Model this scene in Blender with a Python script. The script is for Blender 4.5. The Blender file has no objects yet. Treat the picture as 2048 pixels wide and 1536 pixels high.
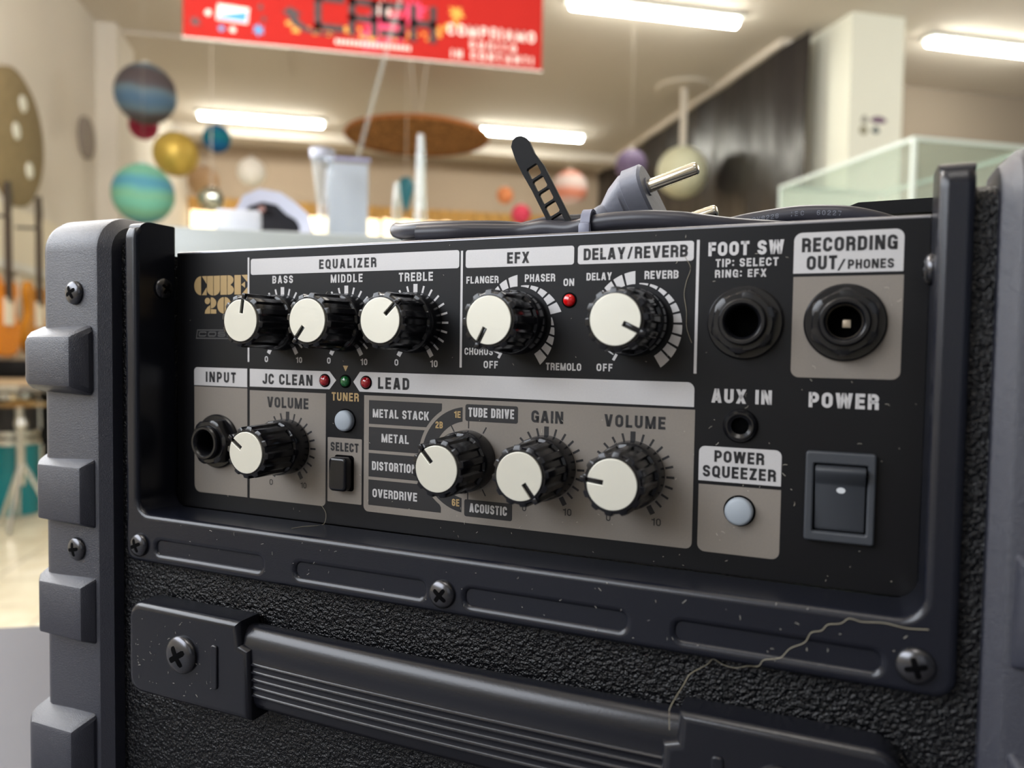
import bpy, bmesh, math, random
from mathutils import Vector, Matrix
SC = bpy.context.scene
COL = SC.collection
PI = math.pi
random.seed(7)
rad = math.radians

# ------------------------------------------------------------------ camera
CZ = 0.92                                   # eye height above the floor
cam_d = bpy.data.cameras.new('camera')
cam = bpy.data.objects.new('camera', cam_d); COL.objects.link(cam)
Rc = Matrix(((0.976631, -0.005228, -0.214858), (-0.214399, 0.045998, -0.975663), (0.014984, 0.998928, 0.043802)))
cam.matrix_world = Matrix.Translation((0, 0, CZ)) @ Rc.to_4x4()
cam_d.sensor_width = 36.0
cam_d.lens = 36.0 * 1538 / 2048
cam_d.clip_start = 0.02; cam_d.clip_end = 100
cam_d.dof.use_dof = True
cam_d.dof.focus_distance = 0.268
cam_d.dof.aperture_fstop = cam_d.lens / 3.0
SC.camera = cam
SC.view_settings.view_transform = 'Standard'
SC.view_settings.look = 'None'
SC.view_settings.gamma = 1
SC.view_settings.use_curve_mapping = False
SC.view_settings.exposure = 0.62
SC.cycles.use_denoising = True
SC.cycles.max_bounces = 8

# ------------------------------------------------------------------ world and lights
W = bpy.data.worlds.new('daylight'); SC.world = W; W.use_nodes = True
bg = W.node_tree.nodes['Background']
bg.inputs[0].default_value = (0.80, 0.86, 1.0, 1); bg.inputs[1].default_value = 0.06

def area(name, loc, target, sx, sy, power, col):
    l = bpy.data.lights.new(name, 'AREA'); l.shape = 'RECTANGLE'; l.size = sx; l.size_y = sy
    l.energy = power; l.color = col
    o = bpy.data.objects.new(name, l); COL.objects.link(o)
    o.location = loc
    o.rotation_euler = (Vector(target) - Vector(loc)).to_track_quat('-Z', 'Y').to_euler()
    return o
def point(name, loc, power, col):
    l = bpy.data.lights.new(name, 'POINT'); l.energy = power; l.color = col; l.shadow_soft_size = 0.45
    o = bpy.data.objects.new(name, l); COL.objects.link(o); o.location = loc; return o
area('left_window_light', (-1.80, 0.20, 1.62), (0.2, 0.25, 1.0), 3.0, 1.7, 82, (0.85, 0.91, 1.0))
area('left_back_window_light', (-1.80, 2.6, 1.9), (0.2, 0.8, 1.0), 1.6, 1.4, 30, (0.85, 0.91, 1.0))
area('shop_door_light', (-0.9, -3.2, 1.9), (0, 0.3, 0.95), 1.6, 2.0, 4, (0.92, 0.95, 1.0))
WARM = (1.0, 0.975, 0.94)
point('tube_light_behind', (-0.5, -0.7, 3.15), 22, WARM)
point('tube_light_above', (1.3, 2.2, 3.1), 46, WARM)
point('tube_light_left', (-0.9, 2.1, 2.9), 96, WARM)
point('tube_light_bay', (4.9, 3.0, 3.05), 38, WARM)

# ------------------------------------------------------------------ materials
def lin(c):
    c /= 255.0
    return c / 12.92 if c <= 0.04045 else ((c + 0.055) / 1.055) ** 2.4
def rgb(r, g, b): return (lin(r), lin(g), lin(b), 1.0)
def mat(name, col, rough=0.5, metal=0.0, spec=0.5, bump=None, var=None, emit=None, trans=0.0, ior=1.45, coat=0.0, alpha=1.0, aniso=None):
    """bump = (scale, distance, detail); var = (scale, amount) soft colour variation"""
    m = bpy.data.materials.new(name); m.use_nodes = True
    nt = m.node_tree; b = nt.nodes['Principled BSDF']
    b.inputs['Base Color'].default_value = col
    b.inputs['Roughness'].default_value = rough
    b.inputs['Metallic'].default_value = metal
    b.inputs['Specular IOR Level'].default_value = spec
    b.inputs['IOR'].default_value = ior
    b.inputs['Transmission Weight'].default_value = trans
    b.inputs['Coat Weight'].default_value = coat
    b.inputs['Alpha'].default_value = alpha
    tc = nt.nodes.new('ShaderNodeTexCoord')
    if bump:
        n = nt.nodes.new('ShaderNodeTexNoise'); n.inputs['Scale'].default_value = bump[0]; n.inputs['Detail'].default_value = bump[2]
        mp = nt.nodes.new('ShaderNodeMapping')
        if aniso: mp.inputs['Scale'].default_value = aniso
        nt.links.new(tc.outputs['Object'], mp.inputs[0]); nt.links.new(mp.outputs[0], n.inputs['Vector'])
        bp = nt.nodes.new('ShaderNodeBump'); bp.inputs['Distance'].default_value = bump[1]
        nt.links.new(n.outputs['Fac'], bp.inputs['Height']); nt.links.new(bp.outputs[0], b.inputs['Normal'])
    if var:
        n = nt.nodes.new('ShaderNodeTexNoise'); n.inputs['Scale'].default_value = var[0]; n.inputs['Detail'].default_value = 4
        nt.links.new(tc.outputs['Object'], n.inputs['Vector'])
        rmp = nt.nodes.new('ShaderNodeMapRange'); rmp.inputs[3].default_value = 1 - var[1]; rmp.inputs[4].default_value = 1 + var[1]
        nt.links.new(n.outputs['Fac'], rmp.inputs[0])
        mx = nt.nodes.new('ShaderNodeVectorMath'); mx.operation = 'SCALE'; mx.inputs[0].default_value = col[:3]
        nt.links.new(rmp.outputs[0], mx.inputs['Scale']); nt.links.new(mx.outputs[0], b.inputs['Base Color'])
    if emit:
        b.inputs['Emission Color'].default_value = emit[0]; b.inputs['Emission Strength'].default_value = emit[1]
    return m
def bands(name, cols, scale, axis='Z', rough=0.6, distort=1.0, emit=0.0):
    """horizontal colour bands on a paper globe"""
    m = bpy.data.materials.new(name); m.use_nodes = True; nt = m.node_tree; b = nt.nodes['Principled BSDF']
    b.inputs['Roughness'].default_value = rough; b.inputs['Specular IOR Level'].default_value = 0.2
    tc = nt.nodes.new('ShaderNodeTexCoord'); n = nt.nodes.new('ShaderNodeTexWave')
    n.bands_direction = axis; n.inputs['Scale'].default_value = scale; n.inputs['Distortion'].default_value = distort; n.inputs['Detail'].default_value = 3
    nt.links.new(tc.outputs['Object'], n.inputs['Vector'])
    r = nt.nodes.new('ShaderNodeValToRGB'); e = r.color_ramp.elements
    while len(e) < len(cols): e.new(0.5)
    for i, c in enumerate(cols): e[i].position = i / max(1, len(cols) - 1); e[i].color = c
    nt.links.new(n.outputs['Fac'], r.inputs[0]); nt.links.new(r.outputs[0], b.inputs['Base Color'])
    return m

M = {}
M['bezel'] = mat('satin_black_plastic', rgb(19, 21, 29), 0.26, spec=0.5, bump=(2600, 0.00003, 2))
M['guard'] = mat('satin_grey_corner_plastic', rgb(34, 36, 48), 0.42, spec=1.0, bump=(3600, 0.00018, 1.5), var=(2000, 0.4))
M['panel'] = mat('black_panel_paint', rgb(11, 11, 14), 0.42, spec=0.28, bump=(3500, 0.00002, 2))
M['tolex'] = mat('pebbled_black_vinyl', rgb(9, 9, 12), 0.27, spec=0.4, bump=(930, 0.0013, 2.0))
M['lip'] = mat('pale_metal_edge', rgb(120, 120, 124), 0.3, metal=0.7)  # paler metal along the top edge of the panel
M['silver'] = mat('silver_ink', rgb(186, 184, 184), 0.45, metal=0.25, bump=(3000, 0.00002, 2), var=(1800, 0.06))
M['taupe'] = mat('taupe_ink', rgb(126, 119, 111), 0.5, metal=0.2, var=(1500, 0.07))
M['ink'] = mat('black_ink', rgb(24, 23, 25), 0.5)
M['dim'] = mat('dim_grey_ink', rgb(62, 61, 60), 0.6)
M['gold'] = mat('gold_ink', rgb(168, 142, 98), 0.45, metal=0.25)
M['knob'] = mat('glossy_black_knob_plastic', rgb(16, 16, 20), 0.2, spec=0.5)
M['cap'] = mat('brushed_aluminium', rgb(207, 205, 193), 0.36, metal=0.45, bump=(900, 0.00003, 3), aniso=(12, 1, 1))
M['jack'] = mat('black_socket_plastic', rgb(15, 15, 18), 0.26, spec=0.55)
M['hole'] = mat('dark_socket_and_recess_shade', rgb(5, 5, 6), 0.8, spec=0.05)  # near-black laid on for the shade in holes and screw recesses
M['contact'] = mat('brass_contact', rgb(205, 188, 165), 0.4, metal=0.5)
M['screw'] = mat('black_chromed_steel', rgb(84, 84, 87), 0.24, metal=0.9)
M['red'] = mat('red_lens', rgb(150, 10, 22), 0.08, spec=0.7, coat=0.6)
M['redlit'] = mat('bright_red_lens', rgb(188, 10, 14), 0.08, spec=0.7, coat=0.6, emit=(rgb(220, 10, 14), 0.03))
M['green'] = mat('green_lens', rgb(22, 92, 44), 0.08, spec=0.7, coat=0.6)
M['button'] = mat('pale_grey_button_rubber', rgb(150, 158, 166), 0.5)
M['rocker'] = mat('matt_black_switch_plastic', rgb(52, 55, 60), 0.5, bump=(2500, 0.00003, 2))
M['handle'] = mat('black_handle_plastic', rgb(20, 21, 27), 0.25, spec=0.55, bump=(1800, 0.00003, 2))
M['white_dot'] = mat('white_paint_dot', rgb(205, 208, 210), 0.5)
M['cord'] = mat('dark_grey_cord_rubber', rgb(42, 42, 50), 0.36, spec=0.5)
M['plug'] = mat('grey_plug_plastic', rgb(116, 118, 128), 0.5, bump=(900, 0.0001, 2))
M['pin'] = mat('nickel_pin', rgb(228, 222, 205), 0.18, metal=1.0)
M['strap'] = mat('black_strap_rubber', rgb(8, 8, 10), 0.55, spec=0.2)
M['tie'] = mat('grey_tie_plastic', rgb(120, 122, 138), 0.45)
M['print_grey'] = mat('faint_grey_print', rgb(96, 98, 108), 0.5)
M['hair'] = mat('pale_lint', rgb(150, 142, 122), 0.6)
M['dust'] = mat('dust_fleck', rgb(205, 200, 185), 0.7)

# ------------------------------------------------------------------ mesh helpers
class MB:
    def __init__(self): self.v = []; self.f = []; self.m = []
    def add(self, vs, fs, mi=0):
        o = len(self.v); self.v += [tuple(p) for p in vs]
        for q in fs: self.f.append([o + i for i in q]); self.m.append(mi)
    def box(self, lo, hi, mi=0):
        x0, y0, z0 = lo; x1, y1, z1 = hi
        self.add([(x0, y0, z0), (x1, y0, z0), (x1, y1, z0), (x0, y1, z0), (x0, y0, z1), (x1, y0, z1), (x1, y1, z1), (x0, y1, z1)],
                 [(0, 3, 2, 1), (4, 5, 6, 7), (0, 1, 5, 4), (1, 2, 6, 5), (2, 3, 7, 6), (3, 0, 4, 7)], mi)
    def loft(self, rings, closed=True, caps=True, mi=0):
        n = len(rings[0]); vs = [p for r in rings for p in r]; fs = []
        for i in range(len(rings) - 1):
            for j in range(n if closed else n - 1):
                k = (j + 1) % n
                fs.append((i * n + j, i * n + k, (i + 1) * n + k, (i + 1) * n + j))
        if caps and closed: fs += [tuple(reversed(range(n))), tuple(range((len(rings) - 1) * n, len(rings) * n))]
        self.add(vs, fs, mi)
    def tube(self, pts, r, n=10, mi=0, caps=True, flat=1.0):
        pts = [Vector(p) for p in pts]; rings = []
        rr = r if isinstance(r, (list, tuple)) else [r] * len(pts)
        up = Vector((0, 0, 1))
        for i, p in enumerate(pts):
            t = (pts[min(i + 1, len(pts) - 1)] - pts[max(i - 1, 0)]).normalized()
            a = t.cross(up)
            if a.length < 0.05: a = t.cross(Vector((0, 1, 0)))
            a.normalize(); b = a.cross(t).normalized()
            rings.append([p + (a * math.cos(2 * PI * k / n) + b * math.sin(2 * PI * k / n) * flat) * rr[i] for k in range(n)])
        self.loft(rings, mi=mi, caps=caps)
    def lathe(self, prof, n=32, mi=0, c=(0, 0, 0), axis='Z', fn=None):
        """prof = [(r, t)] along the axis; closed at ends when r == 0"""
        rings = []
        for r, t in prof:
            ring = []
            for k in range(n):
                a = 2 * PI * k / n; q = fn(r, t, a) if fn else r
                x, y = q * math.cos(a), q * math.sin(a)
                p = (x, y, t) if axis == 'Z' else ((x, t, y) if axis == 'Y' else (t, x, y))
                ring.append((p[0] + c[0], p[1] + c[1], p[2] + c[2]))
            rings.append(ring)
        self.loft(rings, mi=mi, caps=True)
def spline(pts, n=8):
    pts = [Vector(p) for p in pts]; out = []
    for i in range(len(pts) - 1):
        p0 = pts[max(i - 1, 0)]; p1 = pts[i]; p2 = pts[i + 1]; p3 = pts[min(i + 2, len(pts) - 1)]
        for k in range(n):
            t = k / n
            out.append(0.5 * ((2 * p1) + (p2 - p0) * t + (2 * p0 - 5 * p1 + 4 * p2 - p3) * t * t + (3 * p1 - p0 - 3 * p2 + p3) * t ** 3))
    out.append(pts[-1]); return out
def build(name, mb, mats, parent=None, xf=None, sharp=35, bevel=None):
    me = bpy.data.meshes.new(name)
    vs = [xf(p) for p in mb.v] if xf else mb.v
    me.from_pydata([tuple(p) for p in vs], [], mb.f)
    if not isinstance(mats, (list, tuple)): mats = [mats]
    for m in mats: me.materials.append(m)
    me.polygons.foreach_set('material_index', mb.m)
    bm = bmesh.new(); bm.from_mesh(me)
    bmesh.ops.recalc_face_normals(bm, faces=bm.faces)
    if bevel: bmesh.ops.bevel(bm, geom=[e for e in bm.edges if e.calc_face_angle(0) > 0.5], offset=bevel[0], segments=bevel[1], affect='EDGES', profile=0.5, clamp_overlap=True)
    bm.to_mesh(me); bm.free()
    me.shade_smooth(); me.set_sharp_from_angle(angle=rad(sharp))
    o = bpy.data.objects.new(name, me); COL.objects.link(o)
    if parent: o.parent = parent
    return o
def thing(name, label, cat, loc=(0, 0, 0), rz=0, group=None):
    o = bpy.data.objects.new(name, None); COL.objects.link(o); o.location = loc; o.rotation_euler = (0, 0, rz)
    o.empty_display_size = 0.05
    return tag(o, label, cat, group)
def tag(o, label, cat, group=None):
    o['label'] = label; o['category'] = cat
    if group: o['group'] = group
    return o
def struct(name, mb, m, **k):
    o = build(name, mb, m, **k); o['kind'] = 'structure'; return o
def copy_tree(o, parent=None):
    c = o.copy(); COL.objects.link(c)
    if parent: c.parent = parent
    for ch in list(o.children): copy_tree(ch, c)
    return c

def curve_mesh(splines, offset=0.0, extrude=0.0, bevel=0.0, bres=3, res=3):
    """fill a 2D outline (outer and holes); splines = ('P', pts) polygons or ('B', [(h1, co, h2)])"""
    cu = bpy.data.curves.new('outline', 'CURVE'); cu.dimensions = '2D'
    cu.fill_mode = 'BOTH' if extrude or bevel else 'FRONT'
    cu.resolution_u = res; cu.offset = offset; cu.extrude = extrude; cu.bevel_depth = bevel; cu.bevel_resolution = bres
    for kind, pts in splines:
        if kind == 'P':
            s = cu.splines.new('POLY'); s.points.add(len(pts) - 1)
            for p, q in zip(s.points, pts): p.co = (q[0], q[1], 0, 1)
        else:
            s = cu.splines.new('BEZIER'); s.bezier_points.add(len(pts) - 1)
            for p, (h1, c, h2) in zip(s.bezier_points, pts):
                p.handle_left_type = p.handle_right_type = 'FREE'
                p.co = (c[0], c[1], 0); p.handle_left = (h1[0], h1[1], 0); p.handle_right = (h2[0], h2[1], 0)
        s.use_cyclic_u = True
    o = bpy.data.objects.new('outline', cu); COL.objects.link(o)
    bpy.context.view_layer.update()
    me = o.evaluated_get(bpy.context.evaluated_depsgraph_get()).to_mesh()
    vs = [tuple(v.co) for v in me.vertices]; fs = [tuple(p.vertices) for p in me.polygons]
    bpy.data.objects.remove(o); bpy.data.curves.remove(cu)
    return vs, fs
def ribbon(pts, t, closed=False):
    """a stroke of constant width along a polyline whose corners (x, y, r) may be rounded; returns quads"""
    n = len(pts); out = []
    for i, p in enumerate(pts):
        r = p[2] if len(p) > 2 else 0; q = Vector((p[0], p[1]))
        if r and (closed or 0 < i < n - 1):
            u = Vector(pts[i - 1][:2]) - q; v = Vector(pts[(i + 1) % n][:2]) - q
            r = min(r, u.length * (0.5 if len(pts[i - 1]) > 2 else 1), v.length * (0.5 if len(pts[(i + 1) % n]) > 2 else 1)); a = q + u.normalized() * r; b = q + v.normalized() * r
            for k in range(8):
                s = k / 7; c = a.lerp(q, 0.5523 * 1); d = b.lerp(q, 0.5523 * 1)
                out.append(a * (1 - s) ** 3 + c * 3 * s * (1 - s) ** 2 + d * 3 * s * s * (1 - s) + b * s ** 3)
        else: out.append(q)
    o2 = []
    for p in out:
        if not o2 or (p - o2[-1]).length > 1e-6: o2.append(p)
    out = o2; n = len(out); L_, R_ = [], []
    for i, p in enumerate(out):
        a = out[i - 1] if (i or closed) else None; b = out[(i + 1) % n] if (i < n - 1 or closed) else None
        d1 = (p - a).normalized() if a is not None else (b - p).normalized(); d2 = (b - p).normalized() if b is not None else d1
        n1 = Vector((-d1.y, d1.x)); n2 = Vector((-d2.y, d2.x)); m = (n1 + n2)
        m = m / max(0.35, m.length_squared / 2) * 1.0 if m.length > 1e-6 else n1
        L_.append(p + m * t / 2); R_.append(p - m * t / 2)
    return [[L_[i], L_[(i + 1) % n], R_[(i + 1) % n], R_[i]] for i in range(n if closed else n - 1)]
GW = dict(M=0.66, W=0.80, A=0.56, V=0.55, X=0.54, Y=0.54, N=0.54, O=0.52, Q=0.52, G=0.52, K=0.54, E=0.44, F=0.42, L=0.42, T=0.46, S=0.49, P=0.49, J=0.42, Z=0.46)
def glyph(ch, w, t):
    """upper case condensed gothic, cap height 1, outer width w, stem t; list of polygons"""
    a, b, lo, hi, m, H = t / 2, w - t / 2, t / 2, 1 - t / 2, 0.5, 1.0
    R = min((b - a) * 0.5, 0.26); P = []
    def S(*pts, closed=False): P.extend(ribbon(list(pts), t, closed))
    def D(x0, y0, x1, y1, k=1.08): P.append([Vector((x0 - t * k / 2, y0)), Vector((x0 + t * k / 2, y0)), Vector((x1 + t * k / 2, y1)), Vector((x1 - t * k / 2, y1))])
    c = w / 2; e = t * 0.54
    if ch == 'A': D(e, 0, c - t * 0.1, 1); D(w - e, 0, c + t * 0.1, 1); S((w * 0.24, 0.27), (w * 0.76, 0.27))
    elif ch == 'B': S((a, 0), (a, 1)); S((a, hi), (b, hi, R), (b, m, R), (a, m)); S((a, m), (b, m, R), (b, lo, R), (a, lo))
    elif ch == 'C': S((b, 0.64), (b, hi, R), (a, hi, R), (a, lo, R), (b, lo, R), (b, 0.36))
    elif ch == 'D': S((a, 0), (a, 1)); S((a, hi), (b, hi, R), (b, lo, R), (a, lo))
    elif ch == 'E': S((a, 0), (a, 1)); S((a, hi), (w, hi)); S((a, 0.51), (w * 0.93, 0.51)); S((a, lo), (w, lo))
    elif ch == 'F': S((a, 0), (a, 1)); S((a, hi), (w, hi)); S((a, 0.49), (w * 0.93, 0.49))
    elif ch == 'G': S((b, 0.66), (b, hi, R), (a, hi, R), (a, lo, R), (b, lo, R), (b, 0.47)); S((c, 0.46), (w, 0.46)); S((b, 0), (b, 0.4))
    elif ch == 'H': S((a, 0), (a, 1)); S((b, 0), (b, 1)); S((a, m), (b, m))
    elif ch == 'I': S((c, 0), (c, 1))
    elif ch == 'J': S((b, 1), (b, lo, R), (a, lo, R), (a, 0.32))
    elif ch == 'K': S((a, 0), (a, 1)); D(t * 1.2, 0.40, w - e, 1); D(t * 1.55, 0.55, w - e, 0)
    elif ch == 'L': S((a, 0), (a, 1)); S((a, lo), (w, lo))
    elif ch == 'M': S((a, 0), (a, 1)); S((b, 0), (b, 1)); D(a + t * 0.1, 1, c, 0, 0.9); D(b - t * 0.1, 1, c, 0, 0.9)
    elif ch == 'N': S((a, 0), (a, 1)); S((b, 0), (b, 1)); D(a + t * 0.1, 1, b - t * 0.1, 0, 1.1)
    elif ch in 'O0': S((a, lo, R), (b, lo, R), (b, hi, R), (a, hi, R), closed=True)
    elif ch == 'P': S((a, 0), (a, 1)); S((a, hi), (b, hi, R), (b, 0.43, R), (a, 0.43))
    elif ch == 'Q': S((a, lo, R), (b, lo, R), (b, hi, R), (a, hi, R), closed=True); D(c, 0.26, w - e * 0.4, -0.05)
    elif ch == 'R': S((a, 0), (a, 1)); S((a, hi), (b, hi, R), (b, 0.49, R), (a, 0.49)); S((c, 0.49), (b, 0.47, R * 0.6), (b, 0))
    elif ch == 'S': S((b, 0.68), (b, hi, R), (a, hi, R), (a, 0.53, R * 0.9), (b, 0.47, R * 0.9), (b, lo, R), (a, lo, R), (a, 0.32))
    elif ch == 'T': S((c, 0), (c, 1)); S((0, hi), (w, hi))
    elif ch == 'U': S((a, 1), (a, lo, R), (b, lo, R), (b, 1))
    elif ch == 'V': D(e, 1, c - t * 0.1, 0); D(w - e, 1, c + t * 0.1, 0)
    elif ch == 'W': D(e, 1, w * 0.27, 0); D(c, 1, w * 0.27, 0); D(c, 1, w * 0.73, 0); D(w - e, 1, w * 0.73, 0)
    elif ch == 'X': D(e, 0, w - e, 1); D(e, 1, w - e, 0)
    elif ch == 'Y': S((c, 0), (c, 0.48)); D(e, 1, c, 0.40); D(w - e, 1, c, 0.40)
    elif ch == 'Z': S((0, hi), (w, hi)); S((0, lo), (w, lo)); D(t * 0.62, lo, w - t * 0.62, hi, 1.2)
    elif ch == '1': S((b, 0), (b, 1)); S((0, 0.78), (b, 0.78))
    elif ch == '2': S((a, 0.66), (a, hi, R), (b, hi, R), (b, 0.56, R), (a, 0.25, R), (a, lo), (w, lo))
    elif ch == '6': S((b, 0.72), (b, hi, R), (a, hi, R), (a, lo, R), (b, lo, R), (b, 0.56, R), (a, 0.56))
    elif ch == '7': S((0, hi), (w, hi)); D(w - e, 0.9, c * 0.8, 0)
    elif ch == '8': S((a, lo, R), (b, lo, R), (b, 0.52, R), (a, 0.52, R), closed=True); S((a, 0.52, R), (b, 0.52, R), (b, hi, R), (a, hi, R), closed=True)
    elif ch == '/': D(e, 0, w - e, 1, 0.8)
    elif ch == ':': S((c, 0.12), (c, 0.12 + t)); S((c, 0.62), (c, 0.62 + t))
    return P
def lettering(text, xl, xr, zb, zt, bold=0.20, kmax=1.28):
    """condensed bold capitals that fill the box exactly; returns a flat mesh in (x, z)"""
    h = zt - zb; ww = [GW.get(c, {'I': None, '1': 0.34, ':': None, '/': 0.42, ' ': 0.22}.get(c, 0.50)) for c in text]
    t = bold
    fixed = sum(t for q in ww if q is None); var_ = sum(q for q in ww if q is not None) + 0.11 * (len(text) - 1)
    k = ((xr - xl) / h - fixed) / var_ if var_ else 1
    t = min(t, 0.42 * 0.5 * k)
    fixed = sum(t for q in ww if q is None); k = ((xr - xl) / h - fixed) / var_ if var_ else 1
    g = 0.11 * k
    if k > kmax and len(text) > 1:
        k = kmax; g = ((xr - xl) / h - fixed - k * sum(q for q in ww if q is not None)) / (len(text) - 1)
    x = 0; vs = []; fs = []
    for c, q in zip(text, ww):
        w = t if q is None else q * k
        for poly in glyph(c, w, t):
            o = len(vs); vs += [(xl + (x + p.x) * h, zb + p.y * h, 0.0) for p in poly]; fs.append(tuple(range(o, o + len(poly))))
        x += w + g
    return vs, fs
def arc(cx, cz, r, a0, a1, n=12):
    """clock angles in degrees: 0 up, 90 right"""
    return [(cx + r * math.sin(rad(a0 + (a1 - a0) * k / n)), cz + r * math.cos(rad(a0 + (a1 - a0) * k / n))) for k in range(n + 1)]
def rrect(x0, z0, x1, z1, r, corners=(1, 1, 1, 1), n=5):
    """rounded rectangle; corners = bottom-left, bottom-right, top-right, top-left"""
    out = []
    for (cx, cz, a0, on, px, pz) in ((x0, z0, 180, corners[0], 1, 1), (x1, z0, 270, corners[1], -1, 1), (x1, z1, 0, corners[2], -1, -1), (x0, z1, 90, corners[3], 1, -1)):
        if not on: out.append((cx, cz)); continue
        for k in range(n + 1):
            a = rad(a0 + 90 * k / n); out.append((cx + px * r + r * math.cos(a), cz + pz * r + r * math.sin(a)))
    return out

# ------------------------------------------------------------------ amplifier frame (millimetres: x right, h towards the viewer, z up)
P0 = Vector((0.06577273, 0.24132683, CZ - 0.00946643)); RZ = rad(-36.12907); RM = Matrix.Rotation(RZ, 3, 'Z')
def amp_world(x, h, z): return P0 + RM @ Vector((x / 1000, -h / 1000, z / 1000))
def L(o):
    ox, oh, oz = o
    return lambda p: ((p[0] - ox) / 1000, -(p[1] - oh) / 1000, (p[2] - oz) / 1000)
BASE = (-27.85, -100.0, -190.5)
A = L(BASE)
def flat(vs, h): return [(x, h, z) for x, z, *_ in vs]
def plate(mb, splines, h0, h1, b=0.0, mi=0, bres=3):
    e = (h1 - h0) / 2 - b
    vs, fs = curve_mesh([('P', s) for s in splines], offset=-b, extrude=max(e, 0.0001), bevel=b, bres=bres)
    mb.add([(x, (h0 + h1) / 2 + t, z) for x, z, t in vs], fs, mi)

# ================================================================== SETTING (room frame, metres)
def room(x, y, z): return (x, y, z + CZ)
M['wall'] = mat('cream_plaster', rgb(234, 228, 218), 0.85, spec=0.2, var=(1.5, 0.05), bump=(40, 0.004, 4))
M['ceil'] = mat('white_ceiling_paint', rgb(216, 208, 197), 0.9, spec=0.2, var=(0.8, 0.04))
M['pillar'] = mat('pale_pillar_paint', rgb(238, 239, 226), 0.7, spec=0.2)
M['taupe_wall'] = mat('taupe_wall_paint', rgb(150, 138, 124), 0.85, spec=0.2, var=(1.2, 0.08))
M['sheet'] = mat('black_plastic_sheet', rgb(34, 31, 33), 0.32, spec=0.5, bump=(2.2, 0.06, 3), aniso=(1, 1, 0.25))
M['table'] = mat('grey_laminate', rgb(66, 65, 70), 0.5, var=(30, 0.05))
M['table_leg'] = mat('dark_grey_steel', rgb(70, 70, 74), 0.4, metal=0.6)
def tiles(name, c1, c2, mortar, scale):
    m = bpy.data.materials.new(name); m.use_nodes = True; nt = m.node_tree; b = nt.nodes['Principled BSDF']; b.inputs['Roughness'].default_value = 0.35
    tc = nt.nodes.new('ShaderNodeTexCoord'); br = nt.nodes.new('ShaderNodeTexBrick')
    br.offset = 0; br.inputs['Color1'].default_value = c1; br.inputs['Color2'].default_value = c2; br.inputs['Mortar'].default_value = mortar
    br.inputs['Scale'].default_value = scale; br.inputs['Brick Width'].default_value = 0.33; br.inputs['Row Height'].default_value = 0.33; br.inputs['Mortar Size'].default_value = 0.006
    nt.links.new(tc.outputs['Object'], br.inputs['Vector'])
    n = nt.nodes.new('ShaderNodeTexNoise'); n.inputs['Scale'].default_value = 9; n.inputs['Detail'].default_value = 5; nt.links.new(tc.outputs['Object'], n.inputs['Vector'])
    mx = nt.nodes.new('ShaderNodeMix'); mx.data_type = 'RGBA'; mx.blend_type = 'OVERLAY'; mx.inputs[0].default_value = 0.5
    nt.links.new(br.outputs[0], mx.inputs[6]); nt.links.new(n.outputs['Fac'], mx.inputs[7]); nt.links.new(mx.outputs[2], b.inputs['Base Color'])
    return m
M['floor'] = tiles('beige_stone_tiles', rgb(214, 206, 184), rgb(204, 196, 172), rgb(170, 162, 142), 1.0)

def sbox(name, lo, hi, m):
    mb = MB(); mb.box(lo, hi); return struct(name, mb, m)
HC = CZ + 2.45
sbox('floor', (-2.05, -3.6, -0.1), (8.2, 10.2, 0), M['floor'])
sbox('ceiling', (-2.05, -3.6, HC), (8.2, 10.2, HC + 0.1), M['ceil'])
sbox('wall_left', (-2.05, -3.6, 0), (-1.85, 10.2, HC), M['wall'])
mb = MB()                                     # far wall with a long high window
mb.box((-1.85, 10.05, 0), (3.37, 10.2, CZ + 1.36)); mb.box((-1.85, 10.05, CZ + 1.72), (3.37, 10.2, HC))
struct('wall_far', mb, mat('beige_wall_paint', rgb(196, 178, 158), 0.85, spec=0.2, var=(1.2, 0.06)))
sbox('wall_right', (3.37, 5.5, 0), (3.41, 10.2, HC), M['wall'])
sbox('wall_side_bay', (3.415, 6.15, 0), (8.2, 6.3, HC), M['taupe_wall'])
sbox('trim_1', (-1.85, 6.62, HC - 0.03), (-0.45, 7.3, HC), M['ceil'])
sbox('trim_2', (-1.85, 9.2, HC - 0.10), (3.37, 9.5, HC), M['ceil'])
sbox('trim_3', (-1.85, 6.5, 0), (-1.70, 7.0, HC), M['wall'])       # pilaster on the left wall
mb = MB(); mb.box((3.535, 4.95, 0), (3.97, 5.52, HC))
struct('trim_4', mb, M['pillar'])             # square pillar
sbox('trim_5', (3.31, 5.5, HC - 0.05), (3.37, 10.05, HC), M['ceil'])
# high window
M['glow'] = mat('sunlit_frosted_pane', rgb(255, 236, 196), 0.6, emit=(rgb(255, 232, 186), 2.0))
M['frame_brown'] = mat('brown_window_frame', rgb(120, 84, 48), 0.6)
mb = MB(); mb.box((-1.85, 10.14, CZ + 1.36), (3.37, 10.16, CZ + 1.72)); win = struct('window_1', mb, M['glow'])
mb = MB()
for k in range(10): x = -1.85 + 5.22 * k / 9; mb.box((x - 0.02, 10.09, CZ + 1.36), (x + 0.02, 10.139, CZ + 1.72))
mb.box((-1.85, 10.09, CZ + 1.69), (3.37, 10.139, CZ + 1.72)); mb.box((-1.85, 10.09, CZ + 1.36), (3.37, 10.139, CZ + 1.39))
o = build('window_frame', mb, M['frame_brown'], win)
M['valance'] = mat('amber_valance_cloth', rgb(206, 160, 92), 0.8, var=(14, 0.5))
mb = MB(); n = 120                             # scalloped valance over the window
top = []; bot = []
for k in range(n + 1):
    x = -1.84 + 5.2 * k / n; y = 10.02 + 0.02 * math.sin(k * 1.7)
    top.append((x, y, CZ + 1.80)); bot.append((x, y, CZ + 1.66 - 0.025 * abs(math.sin(k * 0.52))))
mb.loft([top, bot], closed=False)
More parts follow.
